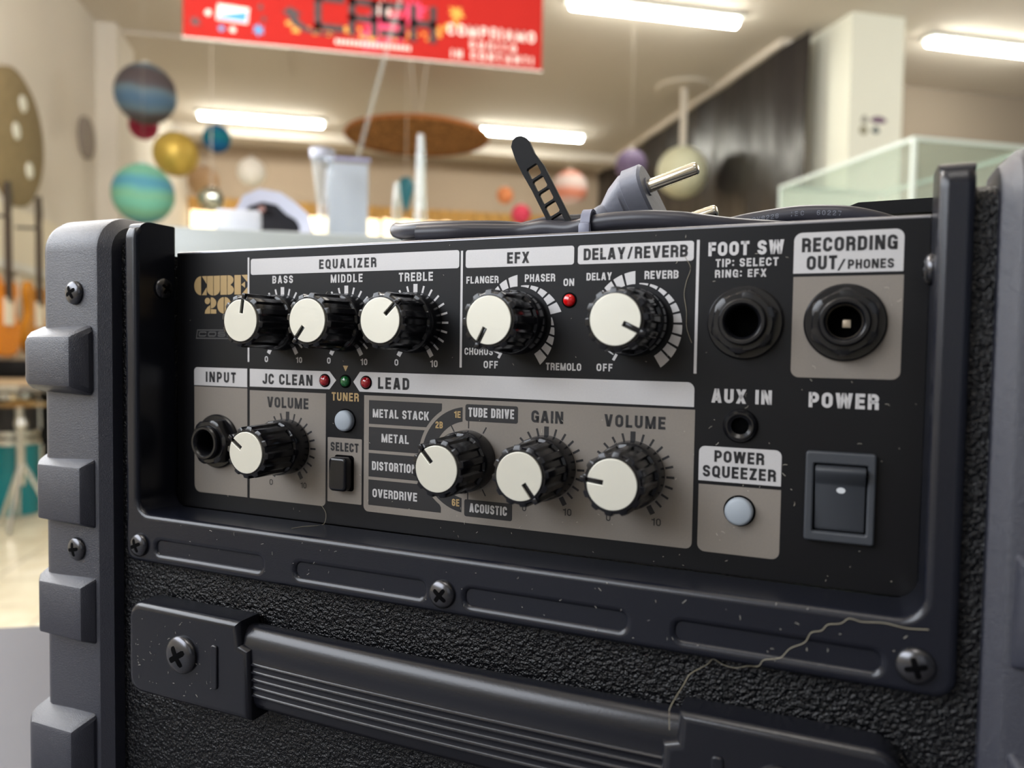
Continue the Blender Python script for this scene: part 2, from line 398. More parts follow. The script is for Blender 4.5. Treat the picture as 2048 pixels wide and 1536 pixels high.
mb.loft([[(x, y + 0.012, z) for x, y, z in top], [(x, y + 0.012, z) for x, y, z in bot]], closed=False)
tag(build('valance', mb, M['valance']), 'amber fringed valance hanging over the bright high window on the far wall', 'curtain')
# arched panel on the left wall; its dark colour paints the niche's shade
M['dark_arch'] = mat('dark_niche_shade', rgb(70, 56, 48), 0.8)
mb = MB(); cy, zc_, w_, h_ = 7.45, 0.92 + 1.2, 0.36, 0.46
out = [(cy - w_, 0.0)] + [(cy + w_ * math.cos(PI - PI * k / 14), zc_ + h_ * math.sin(PI * k / 14)) for k in range(15)] + [(cy + w_, 0.0)]
mb.loft([[(-1.86, y, z) for y, z in out], [(-1.83, y, z) for y, z in out]])
struct('door_1', mb, M['dark_arch'])

# black plastic sheet on the right wall
mb = MB(); rows = []
for k in range(61):
    y = 5.20 + (10.04 - 5.20) * k / 60
    rows.append([(3.355 + 0.012 * math.sin(y * 7.3 + 0.9 * j) * math.sin(y * 2.1), y, 0.05 + (HC - 0.10) * j / 12) for j in range(13)])
mb.loft(rows, closed=False)
mb.loft([[(x + 0.004, y, z) for x, y, z in r] for r in rows], closed=False)
tag(build('wall_sheet', mb, M['sheet'], sharp=80), 'black plastic sheeting covering the right wall behind the pale pillar', 'wall covering')

# ------------------------------------------------------------------ ceiling lamps
M['tube'] = mat('lit_diffuser', rgb(255, 252, 236), 0.4, emit=(rgb(255, 253, 240), 30.0))
M['housing'] = mat('white_enamel', rgb(225, 226, 220), 0.4)
lamp = thing('tube_light', 'lit tube light on the ceiling above the blue paper lantern', 'light', (-0.85, 8.65, HC))
mb = MB(); mb.box((-0.66, -0.07, -0.035), (0.66, 0.07, 0)); build('housing', mb, M['housing'], lamp, bevel=(0.008, 2))
mb = MB(); prof = [(0.05 * math.cos(PI * k / 10), -0.036 - 0.05 * math.sin(PI * k / 10)) for k in range(11)]
mb.loft([[(x, y, z) for y, z in prof] for x in (-0.62, 0.62)]); build('diffuser', mb, M['tube'], lamp)
for lab, x, y in (('lit tube light on the ceiling beside the wide straw disc', 1.99, 8.42),
                  ('large lit tube light near the top edge, right of the red banner', 2.155, 5.22),
                  ('lit tube light at the right edge beyond the pale pillar', 4.98, 5.16)):
    c = copy_tree(lamp); c.location = (x, y, HC); c['label'] = lab
for o in [o for o in COL.objects if o.name.startswith('tube_light')]: o['group'] = 'ceiling tube lights'

# ------------------------------------------------------------------ hanging lanterns
M['thread'] = mat('pale_thread', rgb(214, 206, 195), 0.7)
def lantern(label, x, y, z, r, m, squash=1.0, thread=0.0005, ribs=16, group='hanging globe lanterns', gloss=False):
    t = thing('paper_lantern' if not gloss else 'mirror_ball', label, 'lantern' if not gloss else 'ball', (x, y, CZ + z - r * squash), 0, group)
    mb = MB(); prof = []
    for k in range(ribs * 2 + 1):
        a = PI * k / (ribs * 2); prof.append((max(0.02 * r, r * math.sin(a) * (1 - (0.022 if k % 2 else 0))), r * squash * (1 - math.cos(a))))
    mb.lathe(prof, 32); build('globe', mb, m, t, sharp=60)
    mb = MB(); mb.tube([(0, 0, 2 * r * squash - 0.004), (0, 0, HC - (CZ + z - r * squash))], thread, 6); build('hanging_thread', mb, M['thread'], t)
    mb = MB(); mb.lathe([(0.16 * r, 2 * r * squash - 0.012 * 1), (0.16 * r, 2 * r * squash + 0.012)], 16); build('top_ring', mb, M['housing'], t)
    return t
lantern('largest striped lantern, charcoal over blue, hanging at upper left', -1.29, 5.6, 1.665, 0.195, bands('charcoal_blue_paper', [rgb(92, 84, 88), rgb(96, 92, 98), rgb(110, 132, 146), rgb(88, 118, 148)], 1.2, distort=3.0))
lantern('small crimson lantern peeking from below the charcoal and blue lantern', -1.385, 5.95, 1.55, 0.10, mat('crimson_paper', rgb(160, 28, 66), 0.6))
lantern('gold ribbed lantern hanging between the charcoal and teal lanterns', -1.085, 5.5, 1.26, 0.145, mat('gold_foil_paper', rgb(206, 176, 84), 0.4, metal=0.4))
lantern('small deep blue lantern hanging under the tube light', -0.905, 6.0, 1.505, 0.10, bands('deep_blue_paper', [rgb(24, 92, 150), rgb(26, 110, 160), rgb(24, 124, 142)], 1.5))
lantern('large teal and green lantern just above the left top of the amplifier', -1.215, 5.2, 0.935, 0.183, bands('teal_paper', [rgb(84, 150, 176), rgb(112, 178, 164), rgb(126, 182, 150), rgb(118, 190, 170)], 1.4, distort=3.0))
t = thing('mirror_ball', 'small silver mirror ball hanging right of the teal lantern', 'ball', (-0.785, 5.0, CZ + 0.815))
mb = MB(); mb.lathe([(max(0.001, 0.075 * math.sin(PI * k / 16)), 0.075 - 0.075 * math.cos(PI * k / 16)) for k in range(17)], 24); build('globe', mb, mat('silver_mirror', rgb(186, 190, 180), 0.12, metal=0.95), t, sharp=5)
mb = MB(); mb.tube([(0, 0, 0.148), (0, 0, HC - CZ - 0.815)], 0.003, 6); build('hanging_thread', mb, M['thread'], t)
lantern('pearly white lantern above the white headset', -0.62, 5.6, 1.195, 0.096, mat('pearl_paper', rgb(252, 249, 242), 0.35))
lantern('faded tan lantern half hidden behind the mirror ball', -1.03, 6.2, 1.235, 0.115, mat('tan_paper', rgb(214, 178, 140), 0.7))
lantern('small orange lantern left of the perforated strap', 1.345, 6.5, 1.322, 0.072, mat('orange_paper', rgb(236, 148, 96), 0.6))
lantern('hot pink lantern left of the perforated strap, under the orange one', 1.488, 6.5, 1.169, 0.085, mat('hot_pink_paper', rgb(236, 72, 104), 0.6))
lantern('pale pink and white lantern right of the perforated strap', 1.833, 6.2, 1.35, 0.148, bands('pink_white_paper', [rgb(222, 206, 200), rgb(226, 186, 178), rgb(226, 140, 112)], 1.7))
lantern('large pale green-white globe on a thick cord in front of the black sheet', 3.06, 6.7, 1.67, 0.235, mat('cream_green_paper', rgb(214, 214, 186), 0.6), thread=0.035)
lantern('dusky purple lantern behind the grey plug', 2.06, 5.4, 1.37, 0.115, mat('purple_paper', rgb(112, 96, 128), 0.6))
t = thing('teal_pendant', 'small teal drop pendant behind the clear glass spires', 'ornament', (0.466, 6.0, CZ + 1.03))
mb = MB(); mb.lathe([(0.002, 0), (0.02, 0.05), (0.05, 0.15), (0.062, 0.22), (0.045, 0.27), (0.004, 0.29)], 20); build('drop', mb, mat('teal_glass', rgb(52, 130, 150), 0.3), t, sharp=60)
mb = MB(); mb.tube([(0, 0, 0.285), (0, 0, HC - CZ - 1.03)], 0.003, 6); build('hanging_thread', mb, M['thread'], t)
# ceiling rose of the big globe: part of the lantern would be out of its reach, a plate of its own
mb = MB(); mb.lathe([(0.24, HC - 0.02), (0.26, HC - 0.001)], 32, c=(3.06, 6.7, 0)); tag(build('ceiling_rose', mb, M['ceil']), 'flat round ceiling plate above the large pale globe', 'ceiling plate')

# wide straw disc
M['straw'] = bands('woven_straw', [rgb(120, 82, 40), rgb(190, 132, 76), rgb(214, 150, 96)], 26, axis='Z', rough=0.8, distort=6.0)
t = thing('straw_parasol', 'wide brown woven straw disc hanging from the ceiling between two tube lights', 'parasol', (0.604, 6.6, CZ + 1.77))
mb = MB(); mb.lathe([(0.595, 0.02), (0.60, 0.03), (0.4, 0.085), (0.2, 0.13), (0.03, 0.16), (0.03, 0.15), (0.2, 0.115), (0.4, 0.065), (0.585, 0.012)], 48); build('disc', mb, M['straw'], t, sharp=60)
mb = MB(); mb.lathe([(0.60, 0.0), (0.612, 0.015), (0.60, 0.032), (0.588, 0.015)], 48); mb.f = mb.f[:-2]; mb.m = mb.m[:-2]
build('rim', mb, mat('straw_rim', rgb(188, 116, 66), 0.8), t)
for dx in (-0.06, 0.08):
    mb = MB(); mb.tube([(dx * 0.2, 0, 0.15), (dx, 0.0, HC - CZ - 1.77)], 0.008, 6); build('hanging_cord', mb, M['thread'], t)

# ------------------------------------------------------------------ red banner
M['banner'] = mat('red_banner_vinyl', rgb(170, 32, 26), 0.7, spec=0.2)
M['b_white'] = mat('white_banner_ink', rgb(246, 226, 218), 0.5)
M['b_dark'] = mat('charcoal_banner_ink', rgb(58, 44, 46), 0.5)
M['b_pink'] = mat('pink_banner_ink', rgb(222, 62, 104), 0.5)
M['b_gold'] = mat('yellow_banner_ink', rgb(226, 158, 62), 0.5)
M['b_blue'] = mat('blue_banner_ink', rgb(64, 148, 204), 0.5)
BZ = 1.475
t = thing('banner', 'red shop banner with big dark letters and a curved arrow hanging from the ceiling', 'banner', (0.13, 4.0, CZ + BZ))
ban = MB()
def bxz(vs, lev): return [(x - 0.13, -0.0015 - 0.0008 * lev, z - BZ) for x, z, *_ in vs]
ban.box((-0.885, -0.0015, 0), (0.885, 0.0015, 0.62), 0)
def bpoly(pts, mi, lev): ban.add(bxz(pts, lev), [tuple(range(len(pts)))], mi)
def star(cx, cz, r, n, mi, lev, seed):
    rr = random.Random(seed); bpoly([(cx + r * (1 if k % 2 else 0.5) * rr.uniform(0.7, 1.15) * math.cos(PI * k / n), cz + r * (1 if k % 2 else 0.5) * rr.uniform(0.7, 1.15) * math.sin(PI * k / n)) for k in range(2 * n)], mi, lev)
star(0.22, 1.62, 0.13, 13, 3, 1, 3); star(0.34, 1.71, 0.08, 11, 3, 1.2, 5); star(0.12, 1.55, 0.08, 11, 3, 1.1, 8)
star(0.19, 1.70, 0.055, 9, 1, 1.4, 6)
rr = random.Random(4)
for k in range(70):                           # yellow sparks of the printed burst
    a = rr.random(); cx = -0.28 + 0.86 * a; cz = 1.545 + 0.05 * rr.random() + (0.10 * max(0, a - 0.75) / 0.25 if a > 0.75 else 0)
    star(cx, cz, rr.uniform(0.008, 0.02), 4, 4, 2 + 0.01 * k, k)
star(0.56, 1.72, 0.05, 9, 4, 2, 2)
def stroke(pts, w, mi, lev):
    for (x0, z0), (x1, z1) in zip(pts[:-1], pts[1:]):
        d = Vector((x1 - x0, z1 - z0)).normalized() * w / 2; nx, nz = -d.y, d.x
        bpoly([(x0 - d.x + nx, z0 - d.y + nz), (x1 + d.x + nx, z1 + d.y + nz), (x1 + d.x - nx, z1 + d.y - nz), (x0 - d.x - nx, z0 - d.y - nz)], mi, lev)
zb, zt, wd = 1.585, 1.725, 0.034
stroke([(-0.02, zb), (-0.13, zb), (-0.13, zt), (-0.02, zt)], wd, 2, 4)
stroke([(0.035, zb - 0.01), (0.035, zt), (0.145, zt), (0.145, zb - 0.01)], wd, 2, 4); stroke([(0.035, 1.645), (0.145, 1.645)], wd, 2, 4)
stroke([(0.19, zb), (0.285, zb), (0.285, 1.65), (0.19, 1.65), (0.19, zt), (0.285, zt)], wd, 2, 4)
stroke([(0.34, zb - 0.01), (0.34, zt)], wd, 2, 4); stroke([(0.44, zb - 0.01), (0.44, zt)], wd, 2, 4); stroke([(0.34, 1.65), (0.44, 1.65)], wd, 2, 4)
sw = [(-0.262, 1.655), (-0.285, 1.60), (-0.24, 1.615)] ; bpoly([(-0.30, 1.638), (-0.262, 1.668), (-0.205, 1.635), (-0.228, 1.628), (-0.215, 1.60), (-0.17, 1.573), (-0.10, 1.557), (0.0, 1.562), (-0.10, 1.545), (-0.19, 1.553), (-0.25, 1.58), (-0.275, 1.625)], 2, 3.5)
bpoly([(-0.605, 1.57), (-0.46, 1.562), (-0.452, 1.638), (-0.598, 1.646)], 1, 2); bpoly([(-0.595, 1.578), (-0.468, 1.571), (-0.462, 1.622), (-0.52, 1.610), (-0.594, 1.592)], 5, 3)
for x, z, s, mi in ((-0.70, 1.55, 0.03, 2), (-0.64, 1.60, 0.022, 1), (-0.58, 1.53, 0.02, 5), (-0.53, 1.528, 0.02, 1), (-0.41, 1.54, 0.036, 5), (-0.385, 1.595, 0.018, 2), (-0.40, 1.65, 0.02, 2)):
    star(x, z, s, 6, mi, 2.2, int(x * 100) + 200)
for txt, x0, x1, z0, z1 in (('COMPRIAMO', 0.515, 0.975, 1.612, 1.668), ('SUBITO', 0.63, 0.875, 1.552, 1.594), ('IN CONTANTI', 0.535, 0.965, 1.497, 1.54)):
    vs, fs = lettering(txt, x0, x1, z0, z1, 0.20); ban.add(bxz(vs, 3), fs, 1)
for k in range(18):                            # a line of print too small to read
    x = -0.045 + k * 0.021; bpoly([(x, 1.510), (x + 0.014, 1.510), (x + 0.014, 1.532), (x, 1.532)], 1, 3.2)
build('printed_sheet', ban, [M['banner'], M['b_white'], M['b_dark'], M['b_pink'], M['b_gold'], M['b_blue']], t, sharp=30)
mb = MB(); mb.box((-0.89, -0.004, -0.007), (0.89, 0.004, -0.0005)); build('bottom_rail', mb, M['housing'], t)
for x in (-0.8, 0.8):
    mb = MB(); mb.tube([(x, 0, 0.61), (x, 0, HC - CZ - BZ)], 0.003, 6); build('hanging_cord', mb, M['thread'], t)

# ------------------------------------------------------------------ things on the left wall
M['straw_disc'] = mat('pale_woven_disc', rgb(150, 133, 98), 0.9, var=(18, 0.25), bump=(60, 0.01, 3))
t = thing('woven_disc', 'big beige woven disc on the left wall, cut by the photo edge', 'wall decoration', (-1.85, 4.963, CZ + 1.17))
mb = MB(); mb.lathe([(0.385, 0.0), (0.385, 0.02), (0.34, 0.045), (0.001, 0.05)], 48, axis='X'); build('disc', mb, M['straw_disc'], t, sharp=50)
for y, z in ((-0.08, 0.02), (0.1, -0.16), (0.02, 0.2)):
    mb = MB(); mb.lathe([(0.05, 0.045), (0.045, 0.055), (0.001, 0.058)], 18, axis='X', c=(0, y, z)); build('pale_spot', mb, M['pillar'], t)
mb = MB(); mb.lathe([(0.15, 0.001), (0.15, 0.03), (0.001, 0.035)], 32, axis='X', c=(-1.85, 6.22, CZ + 1.50)); tag(build('wall_plaque', mb, mat('grey_plaque', rgb(150, 140, 132), 0.7)), 'grey round plaque on the left wall beyond the woven disc', 'wall decoration')
M['rack'] = mat('ivory_slatwall', rgb(232, 224, 204), 0.5)
t = thing('guitar_rack', 'ivory slatted display board on the left wall holding the guitars', 'display board', (-1.84, 4.9, CZ - 0.1))
mb = MB(); mb.box((-0.009, -1.9, 0.06), (0.02, 1.4, 0.87)); build('board', mb, M['rack'], t)
mb = MB(); mb.box((0.021, -1.9, 0.50), (0.05, 1.4, 0.55)); build('hanger_rail', mb, M['housing'], t)
for y in (-1.2, -0.6, 0.0, 0.6, 1.2):
    mb = MB(); mb.box((0.021, y - 0.03, 0.0), (0.045, y + 0.03, 0.495)); build('post', mb, M['rack'], t)
def guitar(label, y, zc, body_m, dark):
    t = thing('electric_guitar', label, 'guitar', (-1.72, y, CZ + zc - 0.2), 0, 'guitars on the wall board')
    pts = [(0, -0.2), (0.10, -0.19), (0.155, -0.12), (0.15, -0.04), (0.105, 0.02), (0.10, 0.07), (0.13, 0.14), (0.10, 0.19), (0.05, 0.16), (0.03, 0.10),
           (-0.03, 0.10), (-0.05, 0.17), (-0.10, 0.21), (-0.135, 0.15), (-0.11, 0.07), (-0.115, 0.02), (-0.155, -0.04), (-0.155, -0.12), (-0.10, -0.19)]
    pts = [(p.x, p.y) for p in spline([(a, b, 0) for a, b in pts + pts[:1]], 3)][:-1]
    mb = MB(); mb.loft([[(0.0, a, b + 0.2) for a, b in pts], [(0.04, a, b + 0.2) for a, b in pts]]); build('body', mb, body_m, t, sharp=50)
    mb = MB(); mb.box((0.036, -0.024, 0.28), (0.056, 0.024, 0.72)); build('neck', mb, dark, t)
    mb = MB(); mb.add([(0.036, -0.026, 0.72), (0.036, 0.026, 0.72), (0.036, 0.05, 0.80), (0.036, 0.03, 0.90), (0.036, -0.03, 0.88), (0.052, -0.026, 0.72), (0.052, 0.026, 0.72), (0.052, 0.05, 0.80), (0.052, 0.03, 0.90), (0.052, -0.03, 0.88)],
           [(0, 1, 2, 3, 4), (9, 8, 7, 6, 5), (0, 1, 6, 5), (1, 2, 7, 6), (2, 3, 8, 7), (3, 4, 9, 8), (4, 0, 5, 9)]); build('headstock', mb, dark, t)
    mb = MB(); mb.box((0.041, -0.05, 0.16), (0.05, 0.05, 0.30)); build('pickguard', mb, M['rack'], t)
    mb = MB(); mb.tube([(-0.0695, 0, 0.715), (0.03, 0, 0.715)], 0.008, 8); build('hanger_hook', mb, M['screw'], t)
    return t
M['dk_neck'] = mat('dark_rosewood', rgb(58, 46, 38), 0.5)
guitar('orange guitar at the left photo edge with a dark neck', 4.42, 0.13, mat('orange_lacquer', rgb(226, 134, 18), 0.25), M['dk_neck'])
guitar('amber brown guitar beside the grey edge of the amplifier', 4.83, 0.13, mat('amber_lacquer', rgb(190, 124, 34), 0.25), M['dk_neck'])
# drum kit below the guitars
M['chrome'] = mat('chrome', rgb(205, 205, 200), 0.15, metal=1.0)
M['teal_shell'] = mat('teal_drum_lacquer', rgb(8, 120, 130), 0.25)
M['skin'] = mat('drum_skin', rgb(226, 222, 208), 0.6)
def drum(label, loc, r, h, m, axis='Z'):
    t = thing('drum', label, 'drum', loc, 0, 'pieces of the drum kit')
    mb = MB(); mb.lathe([(r, 0.0), (r, h)], 32, axis=axis); build('shell', mb, m, t)
    for s in (0.0, h):
        mb = MB(); mb.lathe([(r + 0.012, s - 0.012), (r + 0.012, s + 0.014), (r - 0.004, s + 0.014), (r + 0.001, s - 0.012), (r + 0.012, s - 0.012)], 32, axis=axis); mb.f = mb.f[:-2]; mb.m = mb.m[:-2]; build('hoop', mb, M['chrome'], t)
    mb = MB(); mb.lathe([(r - 0.005, h + 0.001), (r - 0.006, h + 0.006)], 32, axis=axis); build('drum_head', mb, M['skin'], t)
    for k in range(6):
        a = 2 * PI * k / 6
        q = (lambda rr_, tt: (rr_ * math.cos(a), rr_ * math.sin(a), tt)) if axis == 'Z' else (lambda rr_, tt: (rr_ * math.cos(a), tt, rr_ * math.sin(a)))
        mb = MB(); mb.tube([q(r + 0.016, 0.02), q(r + 0.016, h - 0.02)], 0.008, 8); build('lug', mb, M['chrome'], t)
    return t
drum('teal floor tom drum standing on the tiles under the guitars', (-1.715, 4.55, 0.0), 0.12, 0.40, M['teal_shell'])
drum('black drum with chrome hoops stacked on the teal drum', (-1.715, 4.55, 0.442), 0.115, 0.20, M['ink'])
t = thing('cymbal_stand', 'chrome stand with drooping clear feet at left beside the amplifier', 'stand', (-1.545, 4.2, 0.0))
mb = MB(); mb.tube([(0, 0, 0.22), (0, 0, 0.62)], 0.016, 10); build('pole', mb, M['chrome'], t)
for k in range(3):
    a = 0.5 + 2 * PI * k / 3
    mb = MB(); mb.tube([(0, 0, 0.34), (0.15 * math.cos(a), 0.15 * math.sin(a), 0.012)], 0.01, 8); build('leg', mb, M['chrome'], t)
mb = MB(); mb.lathe([(0.022, 0.50), (0.03, 0.52), (0.022, 0.55)], 12); build('wing_nut', mb, M['chrome'], t)
mb = MB(); mb.lathe([(0.15, 0.615), (0.08, 0.63), (0.02, 0.645), (0.001, 0.646), (0.001, 0.64), (0.02, 0.639), (0.08, 0.624)], 32); build('cymbal', mb, mat('bronze_cymbal', rgb(186, 160, 104), 0.25, metal=0.9), t)
mb = MB(); mb.box((-0.13, -0.10, 0.0), (0.13, 0.10, 0.09)); o = build('speaker_box', mb, M['strap'], bevel=(0.01, 2)); o.location = (-1.70, 4.45, CZ - 0.18); tag(o, 'small black box on a shelf at the left edge under the orange guitar', 'box')
t = thing('wall_shelf', 'narrow tan wall shelf under the small black box', 'shelf', (-1.84, 4.6, CZ - 0.2305))
mb = MB(); mb.box((0.002, -0.35, 0.02), (0.32, 0.25, 0.05)); build('board', mb, mat('tan_board', rgb(176, 152, 122), 0.6), t)
for y in (-0.3, 0.2):
    mb = MB(); mb.box((0.002, y, -0.12), (0.025, y + 0.02, 0.0195)); mb.box((0.0251, y, -0.01), (0.25, y + 0.02, 0.0195)); build('bracket', mb, M['chrome'], t)

mb = MB(); mb.box((-0.16, -0.22, 0), (0.16, 0.22, 0.64)); o = build('speaker_cabinet', mb, M['tolex'], bevel=(0.012, 2)); o.location = (-1.67, 5.05, 0); tag(o, 'black speaker cabinet on the tiles behind the two stacked drums', 'speaker')

# ------------------------------------------------------------------ stickers on the pillar
for name, lab, x, z, w, h, c in (('sticker', 'small grey sticker on the pillar, upper left of four', 3.66, 1.70, 0.05, 0.06, (150, 148, 140)), ('sticker', 'olive round sticker on the pillar, lower left of four', 3.655, 1.625, 0.065, 0.07, (150, 146, 124)),
                                 ('sticker', 'purple black bird-like sticker on the pillar, upper right of four', 3.775, 1.705, 0.13, 0.05, (112, 82, 112)), ('sticker', 'dark teal sticker on the pillar, lower right of four', 3.755, 1.63, 0.06, 0.05, (84, 96, 100))):
    mb = MB(); n = 16
    pts = [(x + w / 2 * math.cos(2 * PI * k / n) * (1 - 0.25 * math.sin(2 * PI * k / n)), CZ + z + h / 2 * math.sin(2 * PI * k / n)) for k in range(n)]
    mb.loft([[(a, 4.9495, b) for a, b in pts], [(a, 4.947, b) for a, b in pts]]); tag(build(name, mb, mat('sticker_ink', rgb(*c), 0.6)), lab, 'sticker', 'stickers on the pillar')

# ------------------------------------------------------------------ glass showcase at right
def thin_glass(name, tint, gloss=0.10):
    m = bpy.data.materials.new(name); m.use_nodes = True; nt = m.node_tree; nt.nodes.clear()
    out = nt.nodes.new('ShaderNodeOutputMaterial'); mix = nt.nodes.new('ShaderNodeMixShader'); tr = nt.nodes.new('ShaderNodeBsdfTransparent'); gl_ = nt.nodes.new('ShaderNodeBsdfGlossy'); df = nt.nodes.new('ShaderNodeBsdfDiffuse'); m2 = nt.nodes.new('ShaderNodeMixShader')
    tr.inputs[0].default_value = tint; gl_.inputs['Roughness'].default_value = 0.04; df.inputs[0].default_value = (0.86, 0.92, 0.88, 1)
    m2.inputs[0].default_value = 0.55; nt.links.new(gl_.outputs[0], m2.inputs[1]); nt.links.new(df.outputs[0], m2.inputs[2])
    mix.inputs[0].default_value = gloss; nt.links.new(tr.outputs[0], mix.inputs[1]); nt.links.new(m2.outputs[0], mix.inputs[2]); nt.links.new(mix.outputs[0], out.inputs[0])
    return m
M['glass'] = thin_glass('greenish_glass', (0.95, 0.99, 0.97, 1), 0.16)
M['glass_edge'] = mat('polished_glass_edge', rgb(226, 238, 234), 0.25, spec=0.6)
M['shelf_in'] = mat('pale_shelf', rgb(232, 238, 228), 0.5)
GX0, GX1, GY0, GY1, GT = 2.39, 3.05, 2.9, 3.95, CZ + 0.945
t = thing('glass_showcase', 'tall glass display case at right with bright edges behind the amplifier corner', 'display case', ((GX0 + GX1) / 2, (GY0 + GY1) / 2, 0))
cx_, cy_ = (GX0 + GX1) / 2, (GY0 + GY1) / 2
def gb(name, lo, hi, m): mb = MB(); mb.box((lo[0] - cx_, lo[1] - cy_, lo[2]), (hi[0] - cx_, hi[1] - cy_, hi[2])); return build(name, mb, m, t)
gb('base', (GX0, GY0, 0), (GX1, GY1, 0.6), M['shelf_in'])
gb('side_pane', (GX0, GY0 + 0.017, 0.601), (GX0 + 0.006, GY1 - 0.017, GT - 0.017), M['glass'])
gb('side_pane', (GX1 - 0.006, GY0 + 0.017, 0.601), (GX1, GY1 - 0.017, GT - 0.017), M['glass'])
gb('front_pane', (GX0 + 0.017, GY0, 0.601), (GX1 - 0.017, GY0 + 0.006, GT - 0.017), M['glass'])
gb('back_pane', (GX0 + 0.017, GY1 - 0.006, 0.601), (GX1 - 0.017, GY1, GT - 0.017), M['shelf_in'])
gb('top_pane', (GX0 + 0.017, GY0 + 0.017, GT - 0.016), (GX1 - 0.017, GY1 - 0.017, GT - 0.002), M['glass'])
for a, b in (((GX0, GY0, GT - 0.016), (GX0 + 0.016, GY1, GT)), ((GX1 - 0.016, GY0, GT - 0.016), (GX1, GY1, GT)), ((GX0 + 0.0161, GY0, GT - 0.016), (GX1 - 0.0161, GY0 + 0.016, GT)), ((GX0 + 0.0161, GY1 - 0.016, GT - 0.016), (GX1 - 0.0161, GY1, GT)),
             ((GX0, GY0, 0.601), (GX0 + 0.016, GY0 + 0.016, GT - 0.0161)), ((GX0, GY1 - 0.016, 0.601), (GX0 + 0.016, GY1, GT - 0.0161)), ((GX1 - 0.016, GY0, 0.601), (GX1, GY0 + 0.016, GT - 0.0161))):
    gb('edge_strip', a, b, M['glass_edge'])
gb('shelf', (GX0 + 0.02, GY0 + 0.02, 1.45), (GX1 - 0.02, GY1 - 0.02, 1.458), M['glass'])
mb = MB(); mb.box((-0.16, -0.1, 0), (0.16, 0.1, 0.17)); o = build('carton', mb, mat('grey_green_card', rgb(186, 200, 186), 0.6), bevel=(0.004, 2)); o.location = (2.66, 3.35, 1.46); tag(o, 'pale carton on the shelf inside the tall glass case', 'box')
mb = MB(); mb.box((-0.09, -0.03, 0), (0.09, 0.03, 0.10)); o = build('box', mb, mat('orange_reflection', rgb(222, 110, 66), 0.6), bevel=(0.004, 2)); o.location = (2.55, 3.72, 1.46); o.rotation_euler = (0, 0, 0.5); tag(o, 'small orange block standing for an orange reflection in the tall glass case', 'box')  # orange block added to paint a reflection in the glass
mb = MB(); mb.box((3.57, 5.95, 0.0), (4.5, 6.14, CZ + 1.62)); tag(build('cabinet', mb, mat('terracotta_board', rgb(176, 104, 72), 0.7, var=(3, 0.1)), bevel=(0.01, 2)), 'terracotta cabinet in the side bay beyond the pillar', 'cabinet')

# ------------------------------------------------------------------ counter with headset, box, vase, card
M['counter_top'] = mat('frosted_glass_top', rgb(172, 178, 177), 0.25, spec=0.6)
M['counter_body'] = mat('pale_grey_counter', rgb(190, 192, 190), 0.5)
CT = CZ + 0.205
t = thing('sales_counter', 'pale glass topped counter behind the amplifier', 'counter', (0.25, 1.75, 0))
mb = MB(); mb.box((-0.62, -0.32, CT - 0.13), (0.75, 0.34, CT)); build('counter_top', mb, M['counter_top'], t, bevel=(0.004, 2))
mb = MB(); mb.box((-0.60, -0.29, 0.0), (0.73, 0.32, CT - 0.1301)); build('body', mb, M['counter_body'], t)
mb = MB(); mb.box((-0.615, -0.318, CT - 0.15), (0.745, -0.2901, CT - 0.1301)); build('edge_trim', mb, M['chrome'], t)
M['hs_white'] = mat('white_headset_shell', rgb(206, 208, 224), 0.35)
M['hs_black'] = mat('black_foam', rgb(22, 20, 28), 0.7)
t = thing('headset', 'white headset with a dark arched opening on the counter', 'headset', (-0.15, 1.63, CT + 0.0005))
out_ = [(-0.088, 0.0), (-0.092, 0.04), (-0.08, 0.052), (-0.055, 0.055), (-0.04, 0.085), (-0.01, 0.10), (0.03, 0.095), (0.06, 0.075), (0.082, 0.055), (0.088, 0.035), (0.082, 0.0)]
inn_ = [(-0.078, 0.002), (-0.08, 0.034), (-0.06, 0.042), (-0.042, 0.05), (-0.03, 0.066), (-0.005, 0.076), (0.022, 0.072), (0.04, 0.055), (0.058, 0.045), (0.066, 0.032), (0.064, 0.002)]
mb = MB(); mb.loft([[(x, y, z) for x, z in inn_] for y in (-0.05,)] + [[(x, -0.055, z) for x, z in out_], [(x, 0.055, z) for x, z in out_], [(x * 0.94, 0.062, z * 0.94) for x, z in out_]], caps=False)
mb.add([(x * 0.94, 0.062, z * 0.94) for x, z in out_], [tuple(range(len(out_)))]); build('shell', mb, M['hs_white'], t, sharp=50)
mb = MB(); mb.loft([[(x * 0.995, -0.046, z * 0.99 + 0.0005) for x, z in inn_], [(x * 0.8, 0.03, z * 0.8 + 0.002) for x, z in inn_]]); build('foam_lining', mb, M['hs_black'], t, sharp=50)
mb = MB(); mb.lathe([(0.006, -0.062), (0.008, -0.056), (0.006, -0.046)], 16, axis='Y', c=(-0.005, 0, 0.06)); build('highlight_disc', mb, mat('rose_highlight', rgb(206, 160, 150), 0.2, metal=0.7), t)  # rose disc painting a blurred highlight on the headset
mb = MB(); mb.box((-0.037, -0.02, 0), (0.037, 0.02, 0.042)); o = build('white_carton', mb, mat('white_card', rgb(226, 228, 236), 0.5), bevel=(0.002, 2)); o.location = (-0.187, 1.50, CT + 0.0005); tag(o, 'small white carton standing in front of the headset', 'box')
t = thing('sign_holder', 'clear acrylic sign holder with a blank pale card on the counter', 'sign holder', (0.008, 1.60, CT + 0.0005))
M['acryl'] = thin_glass('clear_acrylic', (0.96, 0.97, 0.98, 1), 0.12)
mb = MB(); mb.box((-0.042, -0.004, 0.004), (0.042, -0.001, 0.17)); build('acrylic_front', mb, M['acryl'], t)
mb = MB(); mb.box((-0.039, 0.0, 0.005), (0.039, 0.0012, 0.165)); build('card', mb, mat('pale_card', rgb(222, 224, 230), 0.6), t)
